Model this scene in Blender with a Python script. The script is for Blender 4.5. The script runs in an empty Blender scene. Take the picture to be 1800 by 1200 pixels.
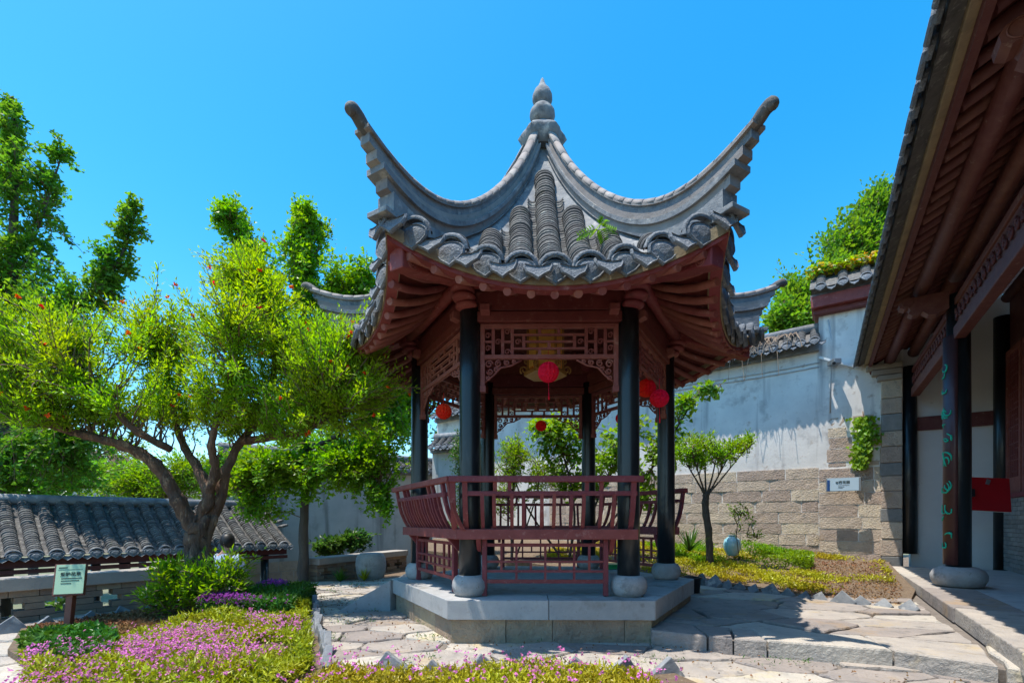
import bpy, math, random
import numpy as np
from mathutils import Vector, Matrix
random.seed(7); rng = np.random.default_rng(7)
C = bpy.context.scene.collection
R = math.radians
# ---------------------------------------------------------------- camera, sky, sun, exposure
F = 844.0; CZ = 1.09; HOR = 914.0
scene = bpy.context.scene
cam = bpy.data.cameras.new('camera'); cam_o = bpy.data.objects.new('camera', cam); C.objects.link(cam_o)
cam.sensor_width = 36; cam.lens = F/1800*36; cam.shift_y = (HOR-600)/1800; cam.clip_start = .05; cam.clip_end = 2000
cam_o.location = (0, 0, CZ); cam_o.rotation_euler = (R(90), 0, 0)
scene.camera = cam_o
SUN_DIR = Vector((-.28, -.10, 1)).normalized()          # towards the sun
world = bpy.data.worlds.new('World'); scene.world = world; world.use_nodes = True
nt = world.node_tree; nt.nodes.clear()
sky = nt.nodes.new('ShaderNodeTexSky'); sky.sky_type = 'NISHITA'; sky.sun_disc = False
sky.sun_elevation = math.asin(SUN_DIR.z); sky.sun_rotation = math.atan2(SUN_DIR.x, SUN_DIR.y)
sky.air_density = 1.0; sky.dust_density = .6; sky.ozone_density = 2.0; sky.altitude = 100
hs = nt.nodes.new('ShaderNodeHueSaturation'); hs.inputs['Saturation'].default_value = 1.45; hs.inputs['Value'].default_value = .82
hs.inputs['Hue'].default_value = .488
bg = nt.nodes.new('ShaderNodeBackground'); bg.inputs[1].default_value = .15
wo = nt.nodes.new('ShaderNodeOutputWorld')
nt.links.new(sky.outputs[0], hs.inputs['Color']); nt.links.new(hs.outputs[0], bg.inputs[0]); nt.links.new(bg.outputs[0], wo.inputs[0])
sun = bpy.data.lights.new('sun', 'SUN'); sun.energy = 2.75; sun.angle = R(.53); sun.color = (1, .95, .87)
sun_o = bpy.data.objects.new('sun', sun); C.objects.link(sun_o)
sun_o.rotation_euler = SUN_DIR.to_track_quat('Z', 'Y').to_euler(); sun_o.location = (-5, 0, 20)
vs = scene.view_settings; vs.view_transform = 'Standard'; vs.look = 'None'; vs.exposure = 1.42; vs.gamma = 1; vs.use_curve_mapping = False
scene.cycles.max_bounces = 6; scene.cycles.diffuse_bounces = 4; scene.cycles.transmission_bounces = 4; scene.cycles.transparent_max_bounces = 6
scene.cycles.use_denoising = True

def W(x, y, Y): return Vector(((x-900)/F*Y, Y, CZ+(HOR-y)/F*Y))
def WZ(x, y, z):                                         # the point of pixel x,y at height z below the eye
    Y = F*(CZ-z)/(y-HOR); return Vector(((x-900)/F*Y, Y, z))
# ---------------------------------------------------------------- materials
MATS = {}
def mat(name, c1, c2=None, scale=4, rough=.8, bump=.0, bscale=40, rnd=0, stain=None, spec=.4, detail=6, isl=0, coat=0, stretch=(1,1,1), bdist=.01, stain2=None, metal=0, streak=None):
    m = bpy.data.materials.new(name); m.use_nodes = True; n = m.node_tree; L = n.links; N = n.nodes
    b = N['Principled BSDF']; b.inputs['Roughness'].default_value = rough; b.inputs['Specular IOR Level'].default_value = spec
    b.inputs['Coat Weight'].default_value = coat; b.inputs['Metallic'].default_value = metal
    geo = N.new('ShaderNodeNewGeometry'); mp = N.new('ShaderNodeMapping'); mp.inputs['Scale'].default_value = stretch
    L.new(geo.outputs['Position'], mp.inputs[0])
    def noise(s, d=detail):
        t = N.new('ShaderNodeTexNoise'); t.inputs['Scale'].default_value = s; t.inputs['Detail'].default_value = d; t.inputs['Roughness'].default_value = .62
        L.new(mp.outputs[0], t.inputs['Vector']); return t.outputs[0]
    def ramp(v, lo, hi):
        r = N.new('ShaderNodeMapRange'); r.inputs[1].default_value = lo; r.inputs[2].default_value = hi; L.new(v, r.inputs[0]); return r.outputs[0]
    def mix(f, a, bb):
        x = N.new('ShaderNodeMix'); x.data_type = 'RGBA'; L.new(f, x.inputs[0])
        for s, k in ((a, 6), (bb, 7)):
            if isinstance(s, tuple): x.inputs[k].default_value = (*s, 1)
            else: L.new(s, x.inputs[k])
        return x.outputs[2]
    col = mix(ramp(noise(scale), .3, .7), c1, c2 or tuple(v*.72 for v in c1))
    for st in (stain, stain2):
        if st: col = mix(ramp(noise(st[1], 8), st[2], st[3]), col, st[0])
    if streak:
        mp2 = N.new('ShaderNodeMapping'); mp2.inputs['Scale'].default_value = (streak[1],streak[1],streak[1]*.07); L.new(geo.outputs['Position'], mp2.inputs[0]); t2 = N.new('ShaderNodeTexNoise'); t2.inputs['Scale'].default_value = 1; t2.inputs['Detail'].default_value = 7; L.new(mp2.outputs[0], t2.inputs['Vector']); col = mix(ramp(t2.outputs[0], streak[2], streak[3]), col, streak[0])
    if rnd or isl:
        o = N.new('ShaderNodeObjectInfo'); h = N.new('ShaderNodeHueSaturation'); a = N.new('ShaderNodeMapRange')
        L.new(geo.outputs['Random Per Island'] if isl else o.outputs['Random'], a.inputs[0]); k = isl or rnd
        a.inputs[3].default_value = 1-k; a.inputs[4].default_value = 1+k
        a2 = N.new('ShaderNodeMath'); a2.operation = 'MULTIPLY_ADD'; L.new(geo.outputs['Random Per Island'] if isl else o.outputs['Random'], a2.inputs[0]); a2.inputs[1].default_value = .05*(k/.4); a2.inputs[2].default_value = .5-.025*(k/.4)
        L.new(a2.outputs[0], h.inputs['Hue']); L.new(a.outputs[0], h.inputs['Value']); L.new(col, h.inputs['Color']); col = h.outputs[0]
    L.new(col, b.inputs['Base Color'])
    if bump:
        bn = N.new('ShaderNodeBump'); bn.inputs['Strength'].default_value = bump; bn.inputs['Distance'].default_value = bdist
        L.new(noise(bscale), bn.inputs['Height']); L.new(bn.outputs[0], b.inputs['Normal'])
    MATS[name] = m; return m
def leafmat(name, c, var=.3, trans=.55, gloss=.02):
    m = bpy.data.materials.new(name); m.use_nodes = True; n = m.node_tree; L = n.links; N = n.nodes
    out = N['Material Output']; N.remove(N['Principled BSDF'])
    geo = N.new('ShaderNodeNewGeometry'); h = N.new('ShaderNodeHueSaturation'); h.inputs['Color'].default_value = (*c, 1)
    a = N.new('ShaderNodeMapRange'); a.inputs[3].default_value = 1-var; a.inputs[4].default_value = 1+var*1.3; L.new(geo.outputs['Random Per Island'], a.inputs[0]); L.new(a.outputs[0], h.inputs['Value'])
    t = N.new('ShaderNodeTexNoise'); t.inputs['Scale'].default_value = 1.7; L.new(geo.outputs['Position'], t.inputs['Vector'])
    a2 = N.new('ShaderNodeMapRange'); a2.inputs[1].default_value = .3; a2.inputs[2].default_value = .7; a2.inputs[3].default_value = .475; a2.inputs[4].default_value = .525; L.new(t.outputs[0], a2.inputs[0]); L.new(a2.outputs[0], h.inputs['Hue'])
    d = N.new('ShaderNodeBsdfDiffuse'); tr = N.new('ShaderNodeBsdfTranslucent'); mx = N.new('ShaderNodeMixShader'); mx.inputs[0].default_value = trans
    h2 = N.new('ShaderNodeHueSaturation'); h2.inputs['Hue'].default_value = .485; h2.inputs['Saturation'].default_value = 1.1; h2.inputs['Value'].default_value = 1.25; L.new(h.outputs[0], h2.inputs['Color'])
    L.new(h.outputs[0], d.inputs[0]); L.new(h2.outputs[0], tr.inputs[0]); L.new(d.outputs[0], mx.inputs[1]); L.new(tr.outputs[0], mx.inputs[2])
    g = N.new('ShaderNodeBsdfGlossy'); g.inputs['Roughness'].default_value = .35; m2 = N.new('ShaderNodeMixShader'); m2.inputs[0].default_value = gloss
    L.new(mx.outputs[0], m2.inputs[1]); L.new(g.outputs[0], m2.inputs[2]); L.new(m2.outputs[0], out.inputs[0])
    MATS[name] = m; return m
mat('tile', (.062,.06,.06), (.13,.122,.112), 9, .88, .6, 60, 0, ((.3,.29,.26), 17, .57, .74), isl=.4, stain2=((.05,.055,.03), 5, .62, .75))
mat('tile_end', (.11,.125,.15), (.2,.21,.22), 16, .8, .9, 55, .15, ((.42,.42,.4), 26, .58, .72), bdist=.02)
mat('ridge', (.13,.145,.165), (.27,.27,.265), 7, .85, .7, 35, 0, ((.42,.4,.37), 9, .57, .7), stain2=((.05,.055,.06), 5, .55, .75))
mat('ridge_cap', (.2,.175,.16), (.29,.26,.24), 6, .85, .4, 50, .2, ((.09,.09,.09), 11, .6, .72))
mat('mortar_gold', (.34,.26,.15), (.22,.17,.11), 8, .9, .5, 40)
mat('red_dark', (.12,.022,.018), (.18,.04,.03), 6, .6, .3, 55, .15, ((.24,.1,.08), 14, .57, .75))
mat('red_wood', (.165,.024,.026), (.24,.045,.045), 6, .6, .35, 70, .14, ((.32,.13,.115), 18, .58, .74), stain2=((.08,.02,.02), 5, .6, .75))
mat('red_pale', (.26,.085,.07), (.2,.05,.04), 8, .65, .2, 50, .15, ((.34,.18,.15), 14, .6, .75))
mat('red_old', (.1,.022,.02), (.15,.05,.04), 9, .6, .3, 40, .2, ((.26,.17,.13), 15, .62, .75))
mat('black_lacquer', (.006,.008,.01), (.014,.018,.02), 5, .36, .12, 40, 0, ((.045,.05,.05), 9, .57, .75), coat=.15, stretch=(1,1,.25))
mat('stone_slab', (.38,.37,.36), (.29,.29,.285), 6, .85, .5, 110, .08, ((.2,.18,.15), 4, .55, .75), stain2=((.22,.2,.18), 19, .6, .72))
mat('stone_drum', (.4,.385,.37), (.28,.275,.27), 8, .85, .7, 90, .1, ((.18,.17,.16), 7, .55, .7), stain2=((.22,.2,.17), 25, .6, .7))
mat('base_stone', (.4,.3,.2), (.25,.19,.13), 6, .92, 1.0, 24, .2, ((.36,.27,.16), 4, .55, .7), bdist=.03)
mat('flag', (.4,.345,.29), (.28,.25,.225), 4, .88, .9, 26, .3, ((.4,.3,.17), 2.2, .56, .7), stain2=((.13,.125,.115), 7, .56, .76), bdist=.025)
mat('wall_stone', (.56,.44,.33), (.42,.33,.26), 7, .9, 1.0, 34, .22, ((.48,.35,.2), 3, .6, .75), bdist=.025, stain2=((.2,.19,.18), 9, .6, .75))
mat('wall_stone_dark', (.14,.14,.15), (.22,.22,.23), 12, .9, 1.0, 45, .1, bdist=.05)
mat('joint', (.2,.17,.14), (.12,.1,.085), 12, .95, .5, 40)
mat('plaster', (.8,.76,.7), (.62,.59,.55), 1.6, .9, .35, 12, 0, ((.36,.33,.31), 2.1, .55, .72), stain2=((.46,.37,.3), 6, .6, .73), streak=((.33,.31,.3), 5, .56, .74))
mat('plaster_old', (.55,.53,.49), (.4,.4,.37), 1.3, .9, .3, 14, 0, ((.25,.25,.22), 1.8, .56, .75), streak=((.2,.2,.18), 4, .55, .72))
mat('plaster_in', (.6,.58,.56), (.53,.51,.5), 2, .9, .15, 20, 0, ((.36,.3,.25), 3.3, .66, .7))
mat('brick_grey', (.26,.25,.23), (.19,.19,.18), 12, .9, .5, 60, .18)
mat('brick_tan', (.25,.18,.12), (.18,.135,.1), 10, .9, .5, 60, .2)
mat('coping', (.36,.31,.26), (.27,.24,.21), 5, .85, .4, 60, .1)
mat('soil', (.2,.14,.09), (.12,.085,.055), 14, .95, .8, 60, 0, ((.3,.23,.16), 30, .58, .7), bdist=.03)
mat('earth', (.2,.17,.11), (.1,.12,.05), .6, .95)
mat('bark_red', (.2,.11,.065), (.06,.038,.03), 11, .9, 1.0, 26, 0, ((.36,.23,.14), 14, .57, .68), bdist=.05, stretch=(1,1,.35))
mat('bark', (.1,.085,.07), (.055,.048,.042), 12, .95, .8, 50, bdist=.02, stretch=(1,1,.3))
mat('twig', (.12,.08,.05), (.2,.13,.08), 8, .9)
mat('sign_wood', (.11,.035,.022), (.16,.06,.04), 8, .5, .1, 60)
mat('sign_green', (.4,.56,.36), (.37,.53,.34), 3, .4)
mat('ink', (.02,.035,.025), None, 5, .6)
mat('sign_blue', (.45,.56,.62), (.42,.53,.6), 3, .35)
mat('blue', (.01,.07,.25), None, 3, .4)
mat('metal_grey', (.3,.3,.3), (.22,.22,.22), 9, .45, metal=.6)
mat('white_paint', (.7,.7,.68), (.6,.6,.58), 6, .5)
mat('red_board', (.42,.008,.014), (.36,.008,.012), 3, .35)
mat('green_ink', (.0,.42,.26), (.0,.36,.22), 8, .5)
mat('couplet', (.055,.02,.02), (.08,.03,.028), 6, .4, .05, 60)
mat('gold_wood', (.3,.14,.03), (.42,.22,.06), 12, .4, .3, 60)
mat('lantern_glass', (.85,.6,.17), (.75,.48,.1), 7, .4)
mat('vase', (.5,.66,.68), (.12,.42,.5), 5, .2, coat=.5)
mat('skin', (.48,.28,.2), None, 5, .6)
mat('hair', (.012,.01,.01), None, 5, .5)
mat('shirt', (.42,.5,.6), (.13,.2,.36), 26, .8)
mat('trousers', (.04,.045,.06), None, 5, .8)
mat('plastic_dark', (.015,.016,.018), None, 5, .5)
mat('plastic_green', (.0,.32,.1), None, 5, .4)
mat('cable', (.55,.55,.56), None, 5, .5)
mat('house_wall', (.5,.5,.49), (.42,.42,.41), 2, .9)
mat('glass_dark', (.02,.025,.03), None, 4, .1)
mat('dry_vine', (.3,.2,.13), (.4,.3,.22), 9, .9)
leafmat('leaf_pom', (.25,.42,.022)); leafmat('leaf_ginkgo', (.11,.26,.03), .35); leafmat('leaf_ginkgo_mid', (.16,.33,.028), .35)
leafmat('leaf_far', (.13,.27,.03)); leafmat('leaf_redbud', (.17,.31,.03), .35); leafmat('leaf_dark', (.055,.13,.022)); leafmat('leaf_bush', (.18,.32,.02), .35)
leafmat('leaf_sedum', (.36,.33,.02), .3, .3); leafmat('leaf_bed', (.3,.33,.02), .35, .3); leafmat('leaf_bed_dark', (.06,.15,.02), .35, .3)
leafmat('leaf_yellow', (.5,.36,.03), .3); leafmat('leaf_ivy', (.2,.36,.015), .3); leafmat('petal_pink', (.58,.19,.43), .45, .4, 0); leafmat('petal_orange', (.75,.09,.02), .25, .35, 0)
leafmat('paper_red', (.85,.045,.03), .1, .5, 0); leafmat('lantern_glass', (.95,.68,.2), .05, .5, .03); leafmat('leaf_dry', (.22,.12,.06), .4, .2, 0); leafmat('petal_purple', (.3,.07,.33), .35, .4, 0)
# ---------------------------------------------------------------- mesh helpers
def wl(o):
    v = Vector((0,0,0))
    while o is not None: v = v+o.location; o = o.parent
    return v
def fast_mesh(name, V, Q, smooth=False):
    V = np.asarray(V, dtype=np.float32); Q = np.asarray(Q, dtype=np.int32); k = Q.shape[1]; m = bpy.data.meshes.new(name)
    m.vertices.add(len(V)); m.vertices.foreach_set('co', V.ravel()); m.loops.add(Q.size); m.loops.foreach_set('vertex_index', Q.ravel())
    m.polygons.add(len(Q)); m.polygons.foreach_set('loop_start', np.arange(0, Q.size, k, dtype=np.int32))
    m.polygons.foreach_set('use_smooth', np.full(len(Q), smooth)); m.update(calc_edges=True); return m
def props(o, label=None, cat=None, group=None, kind=None):
    for k, v in (('label',label),('category',cat),('group',group),('kind',kind)):
        if v: o[k] = v
    return o
def thing(name, label, cat, loc=(0,0,0), group=None):
    o = bpy.data.objects.new(name, None); C.objects.link(o); o.location = loc; o.empty_display_size = .1
    return props(o, label, cat, group)
def put(name, mesh, M, parent=None, kind=None):
    o = bpy.data.objects.new(name, mesh); C.objects.link(o)
    if parent is not None: o.parent = parent; M = Matrix.Translation(-wl(parent)) @ M
    o.matrix_local = M
    if kind: o['kind'] = kind
    return o
class MB:
    def __init__(s): s.v = []; s.f = []; s.sm = []
    def add(s, vs, fs, sm=False):
        b = len(s.v); s.v += [Vector(p) for p in vs]; s.f += [tuple(i+b for i in f) for f in fs]; s.sm += [sm]*len(fs); return s
    def hexa(s, p):  # 8 points: bottom 0-3, top 4-7
        return s.add(p, [(3,2,1,0),(4,5,6,7),(0,1,5,4),(1,2,6,5),(2,3,7,6),(3,0,4,7)])
    def box(s, x0, x1, y0, y1, z0, z1):
        return s.hexa([(x0,y0,z0),(x1,y0,z0),(x1,y1,z0),(x0,y1,z0),(x0,y0,z1),(x1,y0,z1),(x1,y1,z1),(x0,y1,z1)])
    def beam(s, a, b, w, h, up=(0,0,1)):
        a, b = Vector(a), Vector(b); d = (b-a).normalized(); x = d.cross(Vector(up)); x = x.normalized() if x.length > 1e-6 else Vector((1,0,0)); u = x.cross(d)
        x *= w/2; u *= h/2
        return s.hexa([a-x-u, a+x-u, b+x-u, b-x-u, a-x+u, a+x+u, b+x+u, b-x+u])
    def tube(s, pts, r, n=8, sm=True, caps=True):
        pts = [Vector(p) for p in pts]; rr = r if isinstance(r, (list,tuple)) else [r]*len(pts); vs = []; ref = None
        for i, p in enumerate(pts):
            t = (pts[min(i+1,len(pts)-1)]-pts[max(i-1,0)]).normalized()
            if ref is None: ref = t.orthogonal().normalized()
            ref = (ref-t*ref.dot(t)).normalized(); b = t.cross(ref)
            vs += [p+(ref*math.cos(2*math.pi*k/n)+b*math.sin(2*math.pi*k/n))*rr[i] for k in range(n)]
        fs = [(i*n+k, i*n+(k+1)%n, (i+1)*n+(k+1)%n, (i+1)*n+k) for i in range(len(pts)-1) for k in range(n)]
        s.add(vs, fs, sm)
        if caps: b = len(s.v)-len(vs); s.f += [tuple(b+k for k in reversed(range(n))), tuple(b+(len(pts)-1)*n+k for k in range(n))]; s.sm += [False, False]
        return s
    def lathe(s, prof, n=20, c=(0,0,0), sm=True, wave=None):
        c = Vector(c); vs = []
        for j, (r, z) in enumerate(prof):
            for k in range(n):
                a = 2*math.pi*k/n; q = r*(1+(wave[j]*math.cos(a*wave[-1]) if wave else 0)); vs.append(c+Vector((q*math.cos(a), q*math.sin(a), z)))
        s.add(vs, [(i*n+k, i*n+(k+1)%n, (i+1)*n+(k+1)%n, (i+1)*n+k) for i in range(len(prof)-1) for k in range(n)], sm)
        b = len(s.v)-len(vs); s.f += [tuple(b+k for k in reversed(range(n))), tuple(b+(len(prof)-1)*n+k for k in range(n))]; s.sm += [False, False]; return s
    def grid(s, rows, sm=True, close=False):
        m = len(rows[0]); vs = [p for r in rows for p in r]
        return s.add(vs, [(i*m+k, i*m+(k+1)%m, (i+1)*m+(k+1)%m, (i+1)*m+k) for i in range(len(rows)-1) for k in range(m if close else m-1)], sm)
    def sweep(s, frames, prof, sm=False, closed=True):   # frames: (origin, side, up); prof: (a, b)
        b = len(s.v); rows = [[o+x*a+u*c for a, c in prof] for o, x, u in frames]; s.grid(rows, sm, closed)
        if closed: m = len(prof); e = b+(len(frames)-1)*m; s.f += [tuple(b+k for k in reversed(range(m))), tuple(e+k for k in range(m))]; s.sm += [False, False]
        return s
    def prism(s, poly, z0, z1, inset=0):
        n = len(poly); c = Vector((sum(p[0] for p in poly)/n, sum(p[1] for p in poly)/n))
        top = [c+(Vector(p[:2])-c)*(1-inset) for p in poly]
        vs = [(p[0],p[1],z0) for p in poly]+[(p[0],p[1],z1-(.012 if inset else 0)) for p in poly]+([(p.x,p.y,z1) for p in top] if inset else [])
        fs = [(k,(k+1)%n,n+(k+1)%n,n+k) for k in range(n)]+[tuple(reversed(range(n)))]
        if inset: fs += [(n+k,n+(k+1)%n,2*n+(k+1)%n,2*n+k) for k in range(n)]+[tuple(2*n+k for k in range(n))]
        else: fs += [tuple(n+k for k in range(n))]
        return s.add(vs, fs)
    def xf(s, M): s.v = [M @ p for p in s.v]; return s
    def mesh(s, name, m, center=True):
        c = Vector((0,0,0))
        if center and s.v: c = (Vector(map(min, zip(*s.v)))+Vector(map(max, zip(*s.v))))/2
        me = bpy.data.meshes.new(name); me.from_pydata([p-c for p in s.v], [], s.f); me.polygons.foreach_set('use_smooth', s.sm); me.materials.append(MATS[m]); me.update(); return me, c
    def build(s, name, m, parent=None, bevel=0, kind=None, M=None):
        if M is not None: s.xf(M)
        me, c = s.mesh(name, m); o = put(name, me, Matrix.Translation(c), parent, kind)
        if bevel: b = o.modifiers.new('bevel', 'BEVEL'); b.width = bevel; b.segments = 2; b.limit_method = 'ANGLE'; b.angle_limit = R(40)
        return o
def struct(o): o['kind'] = 'structure'; return o
def text(name, body, size, m, M, parent, bold=0):
    cu = bpy.data.curves.new(name, 'FONT'); cu.body = body; cu.size = size; cu.align_x = 'CENTER'; cu.align_y = 'CENTER'; cu.offset = bold; cu.extrude = .001; cu.resolution_u = 3
    to = bpy.data.objects.new(name, cu); C.objects.link(to); dg = bpy.context.evaluated_depsgraph_get(); dg.update()
    me = bpy.data.meshes.new_from_object(to.evaluated_get(dg)); bpy.data.objects.remove(to); me.materials.clear(); me.materials.append(MATS[m])
    return put(name, me, M, parent)
def arcs(frames, r0, r1, n=8, a0=0, a1=math.pi):          # a row of stacked overlapping tiles: proud rims, deep gaps; frames (o, side, up)
    V = []; Q = []; m = n+1; cs = [(math.cos(a0+(a1-a0)*k/n), math.sin(a0+(a1-a0)*k/n)) for k in range(m)]; nr = 0
    for i in range(len(frames)-1):
        (o, x, u), (o2, _, _) = frames[i], frames[i+1]; j = 1+random.uniform(-.035,.035); sh = x*random.uniform(-.004,.004); f1 = random.uniform(.62,.76)
        for f, r in ((0,r0),(.2,r1*j),(f1,r1*j*1.01),(.93,r0)):
            p = o+(o2-o)*f+sh; V += [p+x*(c*r)+u*(s*r) for c, s in cs]; nr += 1
    for i in range(nr-1):
        if i % 4 == 3: continue
        Q += [(i*m+k, i*m+k+1, (i+1)*m+k+1, (i+1)*m+k) for k in range(n)]
    return V, Q
def resample(pts, step):
    P = np.array([list(p) for p in pts]); d = np.r_[0, np.cumsum(np.linalg.norm(np.diff(P, axis=0), axis=1))]; n = max(2, int(d[-1]/step)+1); t = np.linspace(0, d[-1], n)
    return [Vector([np.interp(x, d, P[:,k]) for k in range(3)]) for x in t]
def frames_of(pts, side):
    side = Vector(side).normalized(); out = []
    for i, p in enumerate(pts):
        t = (pts[min(i+1,len(pts)-1)]-pts[max(i-1,0)]).normalized(); out.append((p, side, side.cross(t).normalized() if side.cross(t).z > 0 else t.cross(side).normalized()))
    return out
def cap_tile_mesh(name, r):                               # scalloped collar with a pendant shield; x side, -y outward, z up
    b = MB(); n = 12; th = .03
    prof = []
    for ring, (rr, y) in enumerate(((r*.96, .05), (r*1.12, .03), (r*1.2, -.012), (r*1.08, -.03), (r*.92, -.028))):
        prof.append([Vector((math.cos(math.pi*k/n)*rr*(1+.03*math.cos(k*math.pi)*(ring==2)), y, math.sin(math.pi*k/n)*rr*.9)) for k in range(n+1)])
    b.grid(prof)
    sh = [(math.cos(math.pi*k/n)*r, math.sin(math.pi*k/n)*r*.55) for k in range(n+1)]+[(-r*.98,-r*.3),(-r*.62,-r*.68),(-r*.25,-r*.9),(0,-r*1.08),(r*.25,-r*.9),(r*.62,-r*.68),(r*.98,-r*.3)]
    k = len(sh); tilt = lambda z: -.035+.22*(z)
    vs = [Vector((x, tilt(z), z)) for x, z in sh]+[Vector((x*.9, tilt(z)-.012, z*.9)) for x, z in sh]+[Vector((x*.82, tilt(z)-.004, z*.82)) for x, z in sh]+[Vector((x*.4, tilt(z*.4)-.016, z*.4)) for x, z in sh]+[Vector((x, tilt(z)+.02, z)) for x, z in sh]
    fs = [(j*k+i, j*k+(i+1)%k, (j+1)*k+(i+1)%k, (j+1)*k+i) for j in range(3) for i in range(k)]+[(4*k+i, 4*k+(i+1)%k, (i+1)%k, i) for i in range(k)]+[tuple(3*k+i for i in range(k)), tuple(4*k+i for i in reversed(range(k)))]
    b.add(vs, fs); return b.mesh(name, 'tile_end', False)[0]
def drip_tile_mesh(name, w):
    b = MB(); top = [(-w+2*w*k/8, -.25*w*math.sin(math.pi*k/8)) for k in range(9)]
    sh = top+[(w*.98,-w*.3),(w*.8,-w*.68),(w*.4,-w*.9),(0,-w*1.22),(-w*.4,-w*.9),(-w*.8,-w*.68),(-w*.98,-w*.3)]
    k = len(sh); tilt = lambda z: -.02+.3*z; c = -.35*w
    vs = [Vector((x, tilt(z), z)) for x, z in sh]+[Vector((x*.9, tilt(z)-.012, c+(z-c)*.9)) for x, z in sh]+[Vector((x*.8, tilt(z)-.003, c+(z-c)*.8)) for x, z in sh]+[Vector((x, tilt(z)+.022, z)) for x, z in sh]
    fs = [(j*k+i, j*k+(i+1)%k, (j+1)*k+(i+1)%k, (j+1)*k+i) for j in range(2) for i in range(k)]+[(3*k+i, 3*k+(i+1)%k, (i+1)%k, i) for i in range(k)]+[tuple(2*k+i for i in range(k)), tuple(3*k+i for i in reversed(range(k)))]
    b.add(vs, [tuple(reversed(f)) for f in fs]); return b.mesh(name, 'tile_end', False)[0]
def clip(poly, a, b):                                     # keep the left side of a->b
    out = []; d = b-a
    side = lambda p: d.x*(p.y-a.y)-d.y*(p.x-a.x)
    for i in range(len(poly)):
        p, q = poly[i], poly[(i+1)%len(poly)]; sp, sq = side(p), side(q)
        if sp >= 0: out.append(p)
        if sp*sq < 0: out.append(p+(q-p)*(sp/(sp-sq)))
    return out
def voronoi(region, n, stretch=(1,1), seed=1, relax=1):
    rs = np.random.default_rng(seed); reg = [Vector(p) for p in region]
    lo = Vector((min(p.x for p in reg), min(p.y for p in reg))); hi = Vector((max(p.x for p in reg), max(p.y for p in reg)))
    pts = [Vector((rs.uniform(lo.x,hi.x), rs.uniform(lo.y,hi.y))) for _ in range(n)]; cells = []
    for it in range(relax+1):
        cells = []
        for i, p in enumerate(pts):
            c = list(reg)
            for j, q in enumerate(pts):
                if i == j or not c: continue
                m = (p+q)/2; d = Vector(((q.x-p.x)/stretch[0]**2, (q.y-p.y)/stretch[1]**2)); c = clip(c, m, m+Vector((-d.y, d.x)))
            cells.append(c)
        if it < relax: pts = [sum(c, Vector((0,0)))/len(c) if len(c) > 2 else p for c, p in zip(cells, pts)]
    return [c for c in cells if len(c) > 2]
def shrink(poly, d):
    n = len(poly); c = sum(poly, Vector((0,0)))/n
    out = []
    for p in poly:
        v = c-p; out.append(p+v*min(.4, d/max(v.length,.01)))
    return out
# ---------------------------------------------------------------- leaves
def unit(a): return a/np.maximum(np.linalg.norm(a, axis=1, keepdims=True), 1e-6)
SHAPES = {'lance': [(0,0),(-.5,.42),(0,1),(.5,.42)], 'fan': [(0,0),(-.62,.92),(0,.86),(.62,.92)], 'heart': [(0,0),(-.56,.3),(0,1),(.56,.3)]}
def leaf_mesh(name, P, D, Nn, L, Wd, shape, m):
    P, D, Nn = np.asarray(P), unit(np.asarray(D)), np.asarray(Nn); S = unit(np.cross(D, Nn)); Nn = np.cross(S, D); n = len(P)
    L = np.broadcast_to(np.asarray(L), (n,)); Wd = np.broadcast_to(np.asarray(Wd), (n,)); V = np.zeros((n,4,3), np.float32)
    for k, (a, b) in enumerate(SHAPES[shape]):
        V[:,k] = P+S*(a*Wd)[:,None]+D*(b*L)[:,None]+Nn*((.12*Wd if k in (1,3) else (-.1*L if k == 2 else 0*L))[:,None])
    me = fast_mesh(name, V.reshape(-1,3), np.arange(n*4).reshape(-1,4)); me.materials.append(MATS[m]); return me
def leaves(name, P, D, Nn, L, Wd, shape, m, parent, kind='stuff'):
    me = leaf_mesh(name, P, D, Nn, L, Wd, shape, m); c = wl(parent) if parent is not None else Vector((0,0,0))
    return put(name, me, Matrix.Identity(4), parent, kind)
def rnd_dirs(n): return unit(rng.normal(size=(n,3)))
def smooth_path(pts, n=6):
    pts = [Vector(p) for p in pts]; out = []
    for i in range(len(pts)-1):
        p0, p1, p2, p3 = pts[max(i-1,0)], pts[i], pts[i+1], pts[min(i+2,len(pts)-1)]
        for k in range(n):
            t = k/n; out.append(.5*((2*p1)+(p2-p0)*t+(2*p0-5*p1+4*p2-p3)*t*t+(3*p1-p0-3*p2+p3)*t**3))
    return out+[pts[-1]]
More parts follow.
